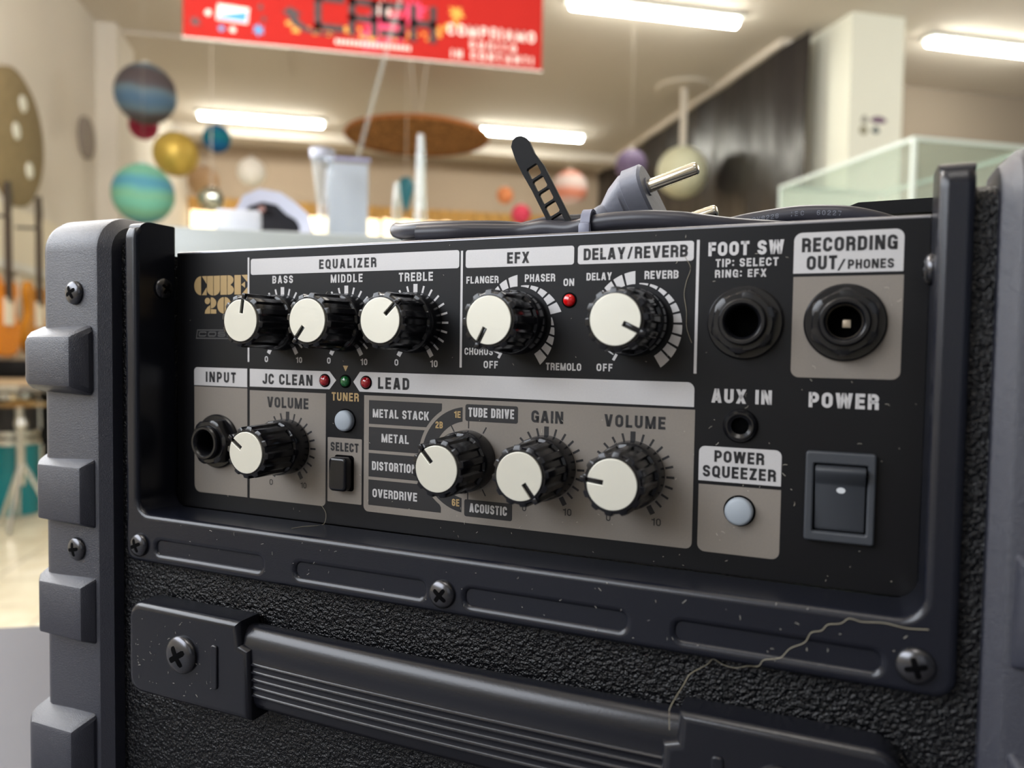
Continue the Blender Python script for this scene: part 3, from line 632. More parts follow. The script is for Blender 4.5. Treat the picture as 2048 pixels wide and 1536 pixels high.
mb = MB(); mb.box((-0.044, -0.03, 0.0), (0.044, 0.03, 0.0038)); build('foot', mb, M['acryl'], t)
mb = MB(); mb.box((-0.044, -0.005, 0.171), (0.044, 0.003, 0.176)); build('top_edge', mb, mat('violet_edge', rgb(168, 168, 204), 0.3), t)
t = thing('glass_vase', 'tall clear flared glass vase left of the sign holder', 'vase', (-0.040, 1.51, CT + 0.0005))
mb = MB(); mb.lathe([(0.02, 0.0), (0.021, 0.003), (0.010, 0.03), (0.011, 0.07), (0.017, 0.12), (0.022, 0.165), (0.020, 0.165), (0.015, 0.12), (0.009, 0.07), (0.006, 0.035), (0.001, 0.033)], 28); build('glass', mb, thin_glass('clear_glass', (0.95, 0.96, 0.98, 1), 0.16), t, sharp=60)
mb = MB(); mb.lathe([(0.0212, 0.150), (0.0228, 0.166), (0.0236, 0.166), (0.0222, 0.150), (0.0212, 0.150)], 28); mb.f = mb.f[:-2]; mb.m = mb.m[:-2]; build('rim_band', mb, M['hs_white'], t)
M['spire'] = thin_glass('clear_cut_glass', (0.93, 0.97, 0.93, 1), 0.2)
for lab, x, y, h, r0 in (('tall clear glass spire on the counter, widening to its foot', 0.165, 1.72, 0.27, 0.024), ('short clear glass spire between the sign holder and the tall one', 0.115, 1.74, 0.165, 0.022)):
    t = thing('glass_spire', lab, 'ornament', (x, y, CT + 0.0005))
    mb = MB(); mb.lathe([(r0, 0.0), (r0, 0.006), (r0 * 0.75, 0.03), (r0 * 0.5, h * 0.5), (r0 * 0.42, h * 0.8), (r0 * 0.3, h - 0.004), (0.001, h)], 8); build('cut_glass', mb, M['spire'], t, sharp=20)
    mb = MB(); mb.lathe([(r0 * 1.1, -0.0003), (r0 * 1.1, 0.0003)], 16); build('felt_foot', mb, M['housing'], t)
t = thing('hanging_streamer', 'thin clear plastic streamer hanging from the ceiling over the sign holder', 'streamer', (0.035, 2.5, CZ + 0.60))
mb = MB(); mb.loft([[(0, 0, 0), (0.014, 0.0, 0), (0.014, 0.001, 0), (0, 0.001, 0)], [(0.128, 0, 0.5), (0.142, 0, 0.5), (0.142, 0.001, 0.5), (0.128, 0.001, 0.5)], [(0.46, 0, HC - CZ - 0.60), (0.474, 0, HC - CZ - 0.60), (0.474, 0.001, HC - CZ - 0.60), (0.46, 0.001, HC - CZ - 0.60)]])
build('strip', mb, thin_glass('milky_plastic', (0.95, 0.95, 0.95, 1), 0.18), t)

# ------------------------------------------------------------------ table under the amplifier
TT = amp_world(0, 0, BASE[2]).z
t = thing('table', 'grey laminate table top carrying the amplifier', 'table', (0.05, 0.16, 0))
mb = MB(); mb.box((-0.75, -0.55, TT - 0.028), (0.70, 0.44, TT - 0.0003)); build('tabletop', mb, M['table'], t, bevel=(0.004, 2))
for x, y in ((-0.70, -0.5), (0.65, -0.5), (-0.70, 0.38), (0.65, 0.38)):
    mb = MB(); mb.box((x - 0.02, y - 0.02, 0), (x + 0.02, y + 0.02, TT - 0.0281)); build('leg', mb, M['table_leg'], t)

# ================================================================== AMPLIFIER
amp = thing('guitar_amplifier', 'black guitar amplifier lying on its front, its knob panel facing the viewer', 'amplifier', amp_world(*BASE), RZ)
def part(name, mb, m, parent=amp, **k): return build(name, mb, m, parent, xf=A, **k)
XL, XR, ZB, ZT = -163.4, 107.7, -56.3, 47.4
MX = lambda x: -55.7 - x                       # mirror about the middle of the panel

# cabinet: vinyl covered shell wrapped round the rear edge
def wrap(mb, sec, zbot, hc, zc, hback, n=10, taper=False):
    """sweep a section [(x, d)] up the face, round the top edge (centre hc, zc) and back"""
    rings = [[(x, hc + d, zbot) for x, d in sec]]
    for k in range(n + 1):
        a = PI / 2 * k / n; rings.append([(x, hc + d * math.cos(a), zc + d * math.sin(a)) for x, d in sec])
    rings.append([(x, hback, zc + d) for x, d in sec])
    if taper: rings.append([(x, hback - 7, zc + d * 0.15) for x, d in sec])
    mb.loft(rings)
mb = MB()
wrap(mb, [(-212.0, 0), (-212.0, 6.5), (-163.6, 6.5), (-163.6, 0)], ZB - 1, 9.0, 46.5, 5)
wrap(mb, [(107.9, 0), (107.9, 6.5), (156.3, 6.5), (156.3, 0)], ZB - 1, 9.0, 45.5, 5)
mb.box((-212.0, -225, -190.2), (156.3, 15.5, ZB - 1.0))
mb.box((-212.0, -225, ZB - 1.0), (-163.6, 9.0, 45.5)); mb.box((107.9, -225, ZB - 1.0), (156.3, 9.0, 45.5))
part('cabinet', mb, M['tolex'], sharp=40)
mb = MB(); mb.box((-212.0, -225.5, -190.4), (156.3, 15.5, -190.21)); part('grille_cloth', mb, M['ink'])
mb = MB(); mb.add([(84, -62, 60.5), (87, -58, 57.6), (156, -58, 57.6), (156, -58, 62.6), (90, -58, 62.0), (84, -150, 60.5), (87, -150, 57.6), (156, -150, 57.6), (156, -150, 62.6), (90, -150, 62.0)],
                  [(0, 1, 2, 3, 4), (9, 8, 7, 6, 5), (0, 1, 6, 5), (1, 2, 7, 6), (2, 3, 8, 7), (3, 4, 9, 8), (4, 0, 5, 9)]); mb.box((120, -150, 45.6), (156, -62, 57.5)); part('rear_board', mb, M['strap'])

# bezel: U shaped moulding with slots
def bezel_outline():
    zt, zb, xo0, xo1, ri, ro = 57.3, -75.3, -170.0, 115.6, 6.0, 5.0
    o = [(xo0, zt)]
    o += [(xo0 + ro - ro * math.cos(rad(a)), zb + ro - ro * math.sin(rad(a))) for a in range(0, 91, 15)]
    o += [(xo1 - ro + ro * math.sin(rad(a)), zb + ro - ro * math.cos(rad(a))) for a in range(0, 91, 15)]
    o += [(xo1, zt), (XR, zt)]
    o += [(XR - ri + ri * math.cos(rad(a)), ZB + ri - ri * math.sin(rad(a))) for a in range(0, 91, 10)]
    o += [(XL + ri - ri * math.sin(rad(a)), ZB + ri - ri * math.cos(rad(a))) for a in range(0, 91, 10)]
    o += [(XL, zt)]
    return o
slots = [rrect(x0, -71.0, x0 + 51.5, -66.2, 1.9, n=6) for x0 in (-153.4, -86.4, -19.5, 46.7)]
vs, fs = curve_mesh([('P', bezel_outline())] + [('P', s) for s in slots], offset=-2.0, extrude=8.0, bevel=2.0, bres=5)
bm = bmesh.new(); bv = [bm.verts.new((x, 10 + t, z)) for x, z, t in vs]
for f in fs:
    try: bm.faces.new([bv[i] for i in f])
    except ValueError: pass
R_ = 7.0
for k in range(8):
    s = R_ * (1 - math.sin(PI / 2 * k / 8)) if k else R_
    for co, no in (((0, 0, 57.3 - s), (0, 0, 1)), ((0, 20 - s, 0), (0, 1, 0))):
        bmesh.ops.bisect_plane(bm, geom=bm.verts[:] + bm.edges[:] + bm.faces[:], dist=1e-4, plane_co=co, plane_no=no)
for v in bm.verts:
    dz, dh = v.co.z - (57.3 - R_), v.co.y - (20 - R_)
    if dz > 0 and dh > 0:
        q = max(dz, dh); l = math.hypot(dz, dh); v.co.z = 57.3 - R_ + dz * q / l; v.co.y = 20 - R_ + dh * q / l
bm.verts.index_update()
mb = MB(); mb.add([tuple(v.co) for v in bm.verts], [[v.index for v in f.verts] for f in bm.faces]); bm.free()
for s in slots:
    x0, x1 = min(p[0] for p in s), max(p[0] for p in s)
    plate(mb, [rrect(x0 - 1, -72.0, x1 + 1, -65.2, 2.0)], 16, 18.9)
part('bezel', mb, M['bezel'], sharp=32)

# control panel with its printing
P = MB()
P.box((XL, -45, ZB), (XR, 0, ZT - 0.9), 0)
P.loft([[(x, h, z) for h, z in [(-45, ZT - 0.9)] + [(-45 + 0.0, ZT)] + [(-0.9 + 0.9 * math.sin(PI / 2 * k / 5), ZT - 0.9 + 0.9 * math.cos(PI / 2 * k / 5)) for k in range(6)]] for x in (XL, XR)], mi=6)
def pr(pts, mi, lev): P.add(flat(pts, 0.02 + 0.025 * lev), [tuple(range(len(pts)))], mi)
def txt(s, xl, xr, zb, zt, mi, lev=3, bold=0.20):
    vs, fs = lettering(s, xl, xr, zb, zt, bold); P.add(flat(vs, 0.02 + 0.025 * lev), fs, mi)
SIL, TAU, INK, DIM, GOL = 1, 2, 3, 4, 5
for x, z0, z1 in ((-126.05, 3.4, 43.9), (-32.75, 3.3, 43.0), (46.55, 3.3, 43.2)): pr(rrect(x - 0.42, z0, x + 0.42, z1, 0.1, (0, 0, 0, 0)), SIL, 0)
pr(rrect(-124.9, 37.15, -33.75, 43.3, 0.9), SIL, 0); pr(rrect(-31.3, 37.1, 7.5, 43.1, 0.9), SIL, 0); pr(rrect(8.75, 37.1, 45.3, 43.05, 0.9), SIL, 0)
pr(rrect(-154.4, -6.55, -126.7, 0.75, 1.6, (0, 0, 0, 1)), SIL, 0)
pr([(-125.4, -6.2), (-87.4, -6.0), (-84.4, -2.55), (-87.4, 0.65), (-125.4, 0.75)], SIL, 0)
pr([(-76.8, -2.9), (-74.0, -6.4), (46.5, -6.8)] + [(46.5 - 2.2 + 2.2 * math.cos(rad(a)), 0.65 - 2.2 + 2.2 * math.sin(rad(a))) for a in range(0, 91, 15)] + [(-73.9, 0.8)], SIL, 0)
pr([(-81.4, 2.9), (-79.1, 2.9), (-80.25, 0.8)], GOL, 0)
pr(rrect(-154.3, -50.0, -126.65, -7.0, 3.0, (1, 0, 0, 0)), TAU, 0); pr(rrect(-125.4, -50.0, -89.0, -7.6, 1.8, (0, 1, 0, 0)), TAU, 0)
pr(rrect(-88.1, -47.9, -72.9, -23.8, 0.4), TAU, 0)
pr(rrect(-72.0, -50.0, 46.85, -7.6, 2.0, (1, 1, 0, 0)), TAU, 0)
pr(rrect(73.5, 32.45, 101.5, 43.9, 2.2, (0, 0, 1, 1)), SIL, 0); pr(rrect(73.6, 3.0, 101.7, 31.5, 2.2, (1, 1, 0, 0)), TAU, 0)
pr(rrect(48.35, -28.75, 71.9, -18.3, 1.8, (0, 0, 1, 1)), SIL, 0); pr(rrect(48.5, -50.2, 72.0, -29.8, 2.2, (1, 1, 0, 0)), TAU, 0)
# amplifier-type selector boxes, clipped by the round dial
CX, CZ_, RO = -29.4, -28.4, 19.6
def clipped(z0, z1, xr_):
    right = []
    for k in range(11):
        z = z0 + (z1 - z0) * k / 10; d = RO * RO - (z - CZ_) ** 2
        right.append((min(xr_, CX - math.sqrt(d)) if d > 0 else xr_, z))
    return [(-69.9, z0)] + right + [(-69.9, z1)]
for z0, z1 in ((-17.9, -9.3), (-27.4, -19.0), (-37.1, -28.5), (-47.5, -38.2)): pr(clipped(z0, z1, -39.8), INK, 1)
pr(arc(CX, CZ_, 18.3, -7.4, -82, 24) + arc(CX, CZ_, 13.4, -82, -10, 24), INK, 1)
pr(arc(CX, CZ_, 18.3, -98, -172.6, 24) + arc(CX, CZ_, 13.4, -170, -98, 24), INK, 1)
for a in (0, -30, -60, -90, -120, -150, -180, 30, 150): pr([(CX + r * math.sin(rad(a + s)), CZ_ + r * math.cos(rad(a + s))) for r, s in ((11.0, -1.2), (13.5, -1.0), (13.5, 1.0), (11.0, 1.2))], INK, 1.5)
pr(rrect(-30.7, -14.9, -11.1, -9.1, 0.8), INK, 1); pr(rrect(-30.7, -47.7, -12.7, -41.8, 0.8), INK, 1)
T_SIL = [('BASS', -114.2, -104.4, 33.6, 36.5), ('MIDDLE', -87.0, -73.0, 33.3, 36.3), ('TREBLE', -57.7, -43.9, 33.1, 36.2), ('METAL STACK', -68.2, -44.9, -15.5, -12.4), ('METAL', -64.4, -53.0, -24.3, -21.2),
    ('DISTORTION', -68.4, -49.8, -34.6, -31.4), ('OVERDRIVE', -68.1, -49.4, -44.5, -41.4), ('TUBE DRIVE', -29.5, -12.5, -13.4, -10.2), ('ACOUSTIC', -28.7, -14.6, -46.1, -43.0), ('FLANGER', -30.9, -18.9, 31.8, 34.2),
    ('PHASER', -9.4, 1.2, 31.9, 34.4), ('ON', 4.1, 7.7, 30.3, 32.7), ('DELAY', 11.8, 20.1, 31.9, 34.3), ('REVERB', 30.5, 40.9, 31.9, 34.4), ('CHORUS', -31.3, -20.6, 7.7, 10.1), ('OFF', -24.0, -18.7, 3.3, 5.8), ('TREMOLO', -1.5, 10.6, 3.2, 5.6),
    ('OFF', 15.7, 20.9, 3.3, 5.7), ('TIP: SELECT', 51.8, 69.4, 34.9, 37.3), ('RING: EFX', 51.7, 66.2, 31.8, 34.1),
    ('0', -117.9, -116.3, 3.5, 5.8), ('10', -102.8, -100.0, 3.5, 5.7), ('0', -88.5, -86.9, 3.5, 5.8), ('10', -73.6, -70.7, 3.3, 5.6), ('0', -59.2, -57.6, 3.4, 5.7), ('10', -44.6, -41.7, 3.2, 5.6)]
for q in T_SIL: txt(*q, SIL)
for q in (('FOOT SW', 49.6, 70.8, 38.2, 42.3), ('AUX IN', 51.6, 68.7, -5.2, -1.0), ('POWER', 78.7, 96.7, -5.4, -1.1)): txt(*q, SIL, bold=0.23)
for q in (('EQUALIZER', -92.3, -67.2, 38.5, 42.0), ('INPUT', -148.1, -132.4, -5.1, -0.9), ('JC CLEAN', -119.0, -95.2, -5.0, -0.9), ('LEAD', -66.1, -53.1, -5.1, -0.9), ('SELECT', -86.7, -74.3, -28.8, -25.5), ('VOLUME', -116.7, -97.0, -13.9, -9.8), ('GAIN', -6.3, 4.8, -14.1, -10.1),
          ('VOLUME', 18.6, 38.0, -14.1, -10.2), ('EFX', -15.9, -8.0, 38.1, 41.8), ('DELAY/REVERB', 10.7, 43.5, 38.3, 42.0), ('RECORDING', 75.6, 99.9, 38.4, 42.4), ('OUT', 77.0, 84.9, 33.4, 37.3), ('/', 84.9, 87.2, 33.0, 36.2), ('PHONES', 87.7, 99.2, 33.4, 36.0), ('POWER', 52.9, 67.1, -22.9, -19.4), ('SQUEEZER', 49.6, 70.5, -27.5, -24.0)): txt(*q, INK, bold=0.215)
for q in (('0', -9.1, -7.6, -43.8, -41.5), ('10', 5.3, 8.2, -43.8, -41.5), ('0', 19.8, 21.3, -44.1, -41.8), ('10', 34.4, 37.3, -44.0, -41.7), ('0', -115.5, -113.9, -44.0, -41.8), ('10', -100.5, -97.8, -44.0, -41.8)): txt(*q, INK, bold=0.15)
for q in (('TUNER', -86.3, -74.3, -10.1, -7.0), ('1E', -35.0, -32.5, -14.0, -11.7), ('2B', -42.3, -39.4, -18.0, -15.6), ('6E', -35.5, -32.6, -44.6, -42.1)): txt(*q, GOL)
# stencil lettering CUBE 20
def gl(x0, z0, w, h, pts): pr([(x0 + w * a, z0 + h * b) for a, b in pts], GOL, 1)
hc_ = lambda cx, cz, rx, rz, a0, a1, n=14: [(cx + rx * math.cos(rad(a0 + (a1 - a0) * k / n)), cz + rz * math.sin(rad(a0 + (a1 - a0) * k / n))) for k in range(n + 1)]
gl(-154.2, 29.7, 6.8, 7.6, hc_(0.54, 0.5, 0.54, 0.5, 90, 270)); gl(-154.2, 29.7, 6.8, 7.6, [(0.60, 1), (0.98, 1), (0.98, 0.58)]); gl(-154.2, 29.7, 6.8, 7.6, [(0.60, 0), (0.98, 0.42), (0.98, 0)])
gl(-147.3, 29.5, 3.2, 7.8, [(1, 1), (0, 1), (0, 0.3)] + hc_(1, 0.3, 1, 0.3, 180, 270)[1:]); gl(-143.8, 29.5, 3.2, 7.8, [(1, 1), (0, 1), (0, 0)] + hc_(0, 0.3, 1, 0.3, 270, 360)[1:])
gl(-140.3, 29.7, 3.3, 7.6, [(0, 0), (1, 0), (1, 1), (0, 1)]); gl(-136.7, 29.7, 3.3, 7.6, [(0, 0)] + hc_(0.2, 0.25, 0.8, 0.25, -90, 70) + hc_(0.2, 0.76, 0.75, 0.24, -60, 90) + [(0, 1)])
gl(-133.1, 29.7, 3.2, 7.6, [(0, 0), (1, 0), (1, 1), (0, 1)]); gl(-129.7, 29.7, 3.2, 7.6, [(0.05, 1), (1, 1), (1, 0.62)]); gl(-129.7, 29.7, 3.2, 7.6, [(0.05, 0), (1, 0.38), (1, 0)]); gl(-129.7, 29.7, 3.2, 7.6, [(0.0, 0.5), (0.6, 0.66), (0.6, 0.34)])
gl(-148.6, 22.3, 2.9, 6.5, hc_(0.5, 0.78, 0.5, 0.20, 0, 360)); gl(-148.6, 22.3, 2.9, 6.5, [(0, 0), (1, 0), (1, 0.52), (0.55, 0.42), (0.1, 0.2)]); gl(-145.4, 22.3, 2.9, 6.5, [(0, 0), (1, 0), (1, 0.25), (0, 0.28)]); gl(-145.4, 22.3, 2.9, 6.5, hc_(0, 0.66, 1, 0.34, -90, 90))
gl(-142.0, 22.3, 3.4, 6.5, hc_(1, 0.5, 1, 0.5, 90, 270)); gl(-138.2, 22.3, 3.4, 6.5, hc_(0, 0.5, 1, 0.5, -90, 90))
# framed logo below
sk = lambda pts: [(x + 0.18 * (z - 12.2), z) for x, z in pts]
for x0, z0, x1, z1 in ((-153.4, 15.5, -130.6, 16.0), (-153.4, 12.2, -130.6, 12.7), (-153.4, 12.7, -152.9, 15.5), (-131.1, 12.7, -130.6, 15.5)): pr(sk(rrect(x0, z0, x1, z1, 0.1, (0, 0, 0, 0))), DIM, 0)
vs, fs = lettering('COSM', -152.2, -131.8, 13.1, 15.2, 0.26, 9); P.add(flat(sk([(v[0], v[1]) for v in vs]), 0.045), fs, DIM)
# dial scales
def ticks(cx, cz, mi, r0=10.7, r1=13.3):
    for k in range(-10, 11):
        a = 15 * k; w = 1.65 if k in (0, -10, 10) else 0.72; e = r1 + (0.25 if k in (0, -10, 10) else -0.1)
        s, c = math.sin(rad(a)), math.cos(rad(a))
        pr([(cx + r * s + w * c * q, cz + r * c - w * s * q) for r, q in ((r0, -0.5 * 1), (e, -0.5), (e, 0.5), (r0, 0.5))], mi, 1)
for x in (-109.4, -80.1, -50.9): ticks(x, 18.6, SIL)
for x in (-106.85, -0.9, 27.95): ticks(x, -28.75, INK)
def wedge(cx, cz, a0, a1, e0, e1, n, r0=11.9):
    """n scale fields whose outer radius grows from e0 to e1"""
    for k in range(n):
        b0 = a0 + (a1 - a0) * k / n; b1 = a0 + (a1 - a0) * (k + 1) / n; g = 1.5 * (1 if a1 > a0 else -1)
        er = lambda a: e0 + (e1 - e0) * (a - a0) / (a1 - a0)
        i0, i1 = b0 + (g if k else 0), b1 - (g if k < n - 1 else 0)
        outer = [(cx + er(i0 + (i1 - i0) * j / 5) * math.sin(rad(i0 + (i1 - i0) * j / 5)), cz + er(i0 + (i1 - i0) * j / 5) * math.cos(rad(i0 + (i1 - i0) * j / 5))) for j in range(6)]
        pr(outer + arc(cx, cz, r0, i1, i0, 5), SIL, 0)
wedge(-11.8, 18.6, -148, -80, 12.4, 15.9, 5); wedge(-11.8, 18.6, -72, -1, 12.2, 15.7, 5); wedge(-11.8, 18.6, 5, 77, 12.2, 15.7, 5); wedge(-11.8, 18.6, 82, 149, 12.2, 16.0, 5)
wedge(27.85, 18.6, -146, -1, 12.2, 15.9, 10); wedge(27.85, 18.6, 5, 149, 12.2, 16.0, 10)
for cx in (-11.8, 27.85): pr([(cx + r * math.sin(rad(-150)) + s * math.cos(rad(-150)), 18.6 + r * math.cos(rad(-150)) - s * math.sin(rad(-150))) for r, s in ((11.4, -0.45), (13.6, -0.45), (13.6, 0.45), (11.4, 0.45))], SIL, 0)
part('control_panel', P, [M['panel'], M['silver'], M['taupe'], M['ink'], M['dim'], M['gold'], M['lip']], sharp=30)

# knobs
def knob(x, z, ang):
    k_ = bpy.data.objects.new('knob', None); COL.objects.link(k_); k_.parent = amp
    k_.location = A((x, 0, z)); k_.rotation_euler = (0, rad(ang), 0); k_.empty_display_size = 0.01
    return k_
mm = lambda p: (p[0] / 1000, -p[1] / 1000, p[2] / 1000)
def knob_parts(kb):
    mb = MB(); N = 192
    def fl(r, t, a):
        if t < 7.6 or r < 8.3: return r
        q = ((a - PI / 2) * 12 / (2 * PI)) % 1.0; d = min(q, 1 - q)
        s = min(1.0, max(0.0, (0.27 - d) / 0.05))
        return r - 0.75 * (1 - s)
    prof = [(9.6, 0.3), (10.5, 0.35), (10.55, 1.2), (10.35, 6.6), (10.0, 7.4), (9.85, 7.7), (9.75, 9.2), (9.6, 14), (9.5, 20.7), (9.3, 21.3), (8.25, 21.7), (7.7, 21.75), (7.6, 21.2), (0.3, 21.2)]
    mb.lathe(prof, N, axis='Y', fn=fl); o = build('knob_body', mb, M['knob'], kb, xf=mm, sharp=28)
    mb = MB(); w = 0.75; r = 7.45                    # bright disc with the index slot cut out of it
    a0 = math.asin(w / r)
    pts = [(r * math.sin(a0 + (2 * PI - 2 * a0) * k / 64), r * math.cos(a0 + (2 * PI - 2 * a0) * k / 64)) for k in range(65)] + [(-w, 2.6), (w, 2.6)]
    vs, fs = curve_mesh([('P', pts)], offset=-0.15, extrude=0.35, bevel=0.15, bres=2)
    mb.add([(x, 21.85 + t, z) for x, z, t in vs], fs); build('knob_cap', mb, M['cap'], kb, xf=mm)
    mb = MB(); mb.box((-0.7, 21.1, 2.7), (0.7, 21.5, 7.9)); mb.box((-0.72, 9.5, 7.9), (0.72, 22.3, 9.75)); build('pointer', mb, M['knob'], kb, xf=mm, bevel=(0.15, 2))
kb0 = None
for x, z, a in ((-109.3, 18.55, 9), (-80.0, 18.55, -142), (-50.8, 18.55, 46), (-11.8, 18.5, -153), (27.85, 18.6, 115), (-106.85, -28.45, -55), (-29.4, -28.4, -42), (-1.0, -28.5, 143), (27.85, -28.5, -83)):
    k_ = knob(x, z, a)
    if kb0 is None: knob_parts(k_); kb0 = k_
    else:
        for ch in list(kb0.children): c = ch.copy(); COL.objects.link(c); c.parent = k_

# sockets
def socket(x, z, turn=0.0, contact=False):
    mb = MB(); mb.lathe([(6.5, 0.05), (10.75, 0.05), (10.75, 0.9), (10.3, 1.4), (6.5, 1.4)], 64, axis='Y', c=(x, 0, z)); mb.f = mb.f[:-2]; mb.m = mb.m[:-2]
    j = part('jack_socket', mb, M['jack'])
    mb = MB(); rings = []
    hexr = lambda a, R: R * math.cos(PI / 6) / math.cos(((a - turn) % (PI / 3)) - PI / 6)
    for R, h, round_ in ((9.7, 1.4, 0), (9.7, 4.2, 0), (9.0, 5.2, 1), (8.1, 5.6, 1), (6.75, 5.6, 1), (6.75, 1.4, 1)):
        rings.append([(x + q * math.cos(a), h, z + q * math.sin(a)) for a in [2 * PI * k / 96 for k in range(96)] for q in [R if round_ and R < 8.5 else min(hexr(a, 9.7), R if round_ else 99)]])
    mb.loft(rings, caps=False); part('hex_nut', mb, M['jack'], j, sharp=25); 
    mb = MB(); mb.lathe([(6.6, 0.5), (6.6, 7.3), (6.2, 7.8), (5.4, 7.8), (5.0, 7.5), (4.5, 6.2), (4.35, 5.4), (4.35, -9)], 48, axis='Y', c=(x, 0, z)); mb.f = mb.f[:-2]; mb.m = mb.m[:-2]
    part('barrel', mb, M['jack'], j)
    mb = MB(); mb.lathe([(4.34, 0.25), (0.2, 0.25)], 32, axis='Y', c=(x, 0, z)); part('socket_hole', mb, M['hole'], j)
    if contact:
        mb = MB(); mb.box((x - 0.6, 0.5, z - 1.5), (x + 1.6, 1.0, z + 0.8)); part('contact', mb, M['contact'], j, bevel=(0.25, 2))
    return j
socket(-141.7, -28.6, 0.1); socket(60.6, 18.55, 0.35); socket(87.4, 18.55, 0.5, True)
mb = MB(); mb.lathe([(5.05, 0.05), (5.05, 0.5), (4.5, 1.3), (3.9, 1.9), (3.5, 1.9), (2.5, 1.2), (2.4, 0.3)], 48, axis='Y', c=(60.15, 0, -11.7)); mb.f = mb.f[:-2]; mb.m = mb.m[:-2]
j = part('aux_jack', mb, M['jack'])
mb = MB(); mb.lathe([(2.5, 0.15), (0.2, 0.15)], 24, axis='Y', c=(60.15, 0, -11.7)); part('socket_hole', mb, M['hole'], j)

# indicator lamps
for x, z, m in ((-89.5, -2.8, 'red'), (-80.25, -2.85, 'green'), (-71.2, -3.0, 'red'), (6.2, 25.75, 'redlit')):
    mb = MB(); mb.lathe([(2.5, 0.02), (2.5, 0.16), (2.0, 0.18)], 32, axis='Y', c=(x, 0, z)); e = part('indicator_lamp', mb, M['hole'])
    mb = MB(); mb.lathe([(2.0, 0.15)] + [(2.0 * math.cos(PI / 2 * k / 8), 0.3 + 1.3 * math.sin(PI / 2 * k / 8)) for k in range(8)] + [(0.02, 1.6)], 32, axis='Y', c=(x, 0, z)); part('lens', mb, M[m], e, sharp=60)
# push buttons
def button(x, z, r, h):
    mb = MB(); mb.lathe([(r + 0.55, 0.02), (r + 0.55, 0.12), (r, 0.13)], 40, axis='Y', c=(x, 0, z)); b = part('push_button', mb, M['hole'])
    mb = MB(); mb.lathe([(r, 0.1), (r, h - 0.9), (r - 0.25, h - 0.3), (r - 0.9, h), (0.1, h + 0.15)], 40, axis='Y', c=(x, 0, z)); part('button_cap', mb, M['button'], b, sharp=60)
button(-80.0, -17.3, 3.85, 2.2); button(60.55, -36.9, 4.05, 2.8)
mb = MB(); plate(mb, [rrect(-84.9, -43.3, -76.3, -30.1, 1.2)], 0.02, 0.14); b = part('select_button', mb, M['hole'])
mb = MB(); plate(mb, [rrect(-84.5, -42.9, -76.7, -30.5, 1.7, n=7)], 0.1, 4.6, 1.1, bres=4); part('button_cap', mb, M['knob'], b)

# rocker switch
mb = MB(); plate(mb, [rrect(78.5, -42.9, 96.65, -17.55, 0.9), rrect(80.8, -40.1, 94.5, -21.0, 0.3)], 0.02, 2.6, 0.6); sw_ = part('power_switch', mb, M['rocker'])
mb = MB(); mb.box((80.8, -0.5, -40.1), (94.5, 0.1, -21.0)); part('switch_well', mb, M['hole'], sw_)
mb = MB(); side = [(-39.8, 0.2), (-39.8, 0.9), (-38.8, 1.2), (-26.6, 2.7), (-25.4, 3.6), (-23.2, 5.4), (-22.2, 5.6), (-21.5, 4.8), (-21.3, 0.2)]
mb.loft([[(x, h, z) for z, h in side] for x in (81.2, 94.1)]); part('rocker', mb, M['rocker'], sw_, bevel=(0.35, 2))
mb = MB(); th = math.atan2(1.5, 12.2); n = 24
mb.loft([[(87.9 + 1.15 * math.cos(2 * PI * k / n), 2.45 + d + 0.85 * math.sin(2 * PI * k / n) * math.sin(th), -28.1 + 0.85 * math.sin(2 * PI * k / n)) for k in range(n)] for d in (0.0, 0.12)]); part('on_mark', mb, M['white_dot'], sw_)

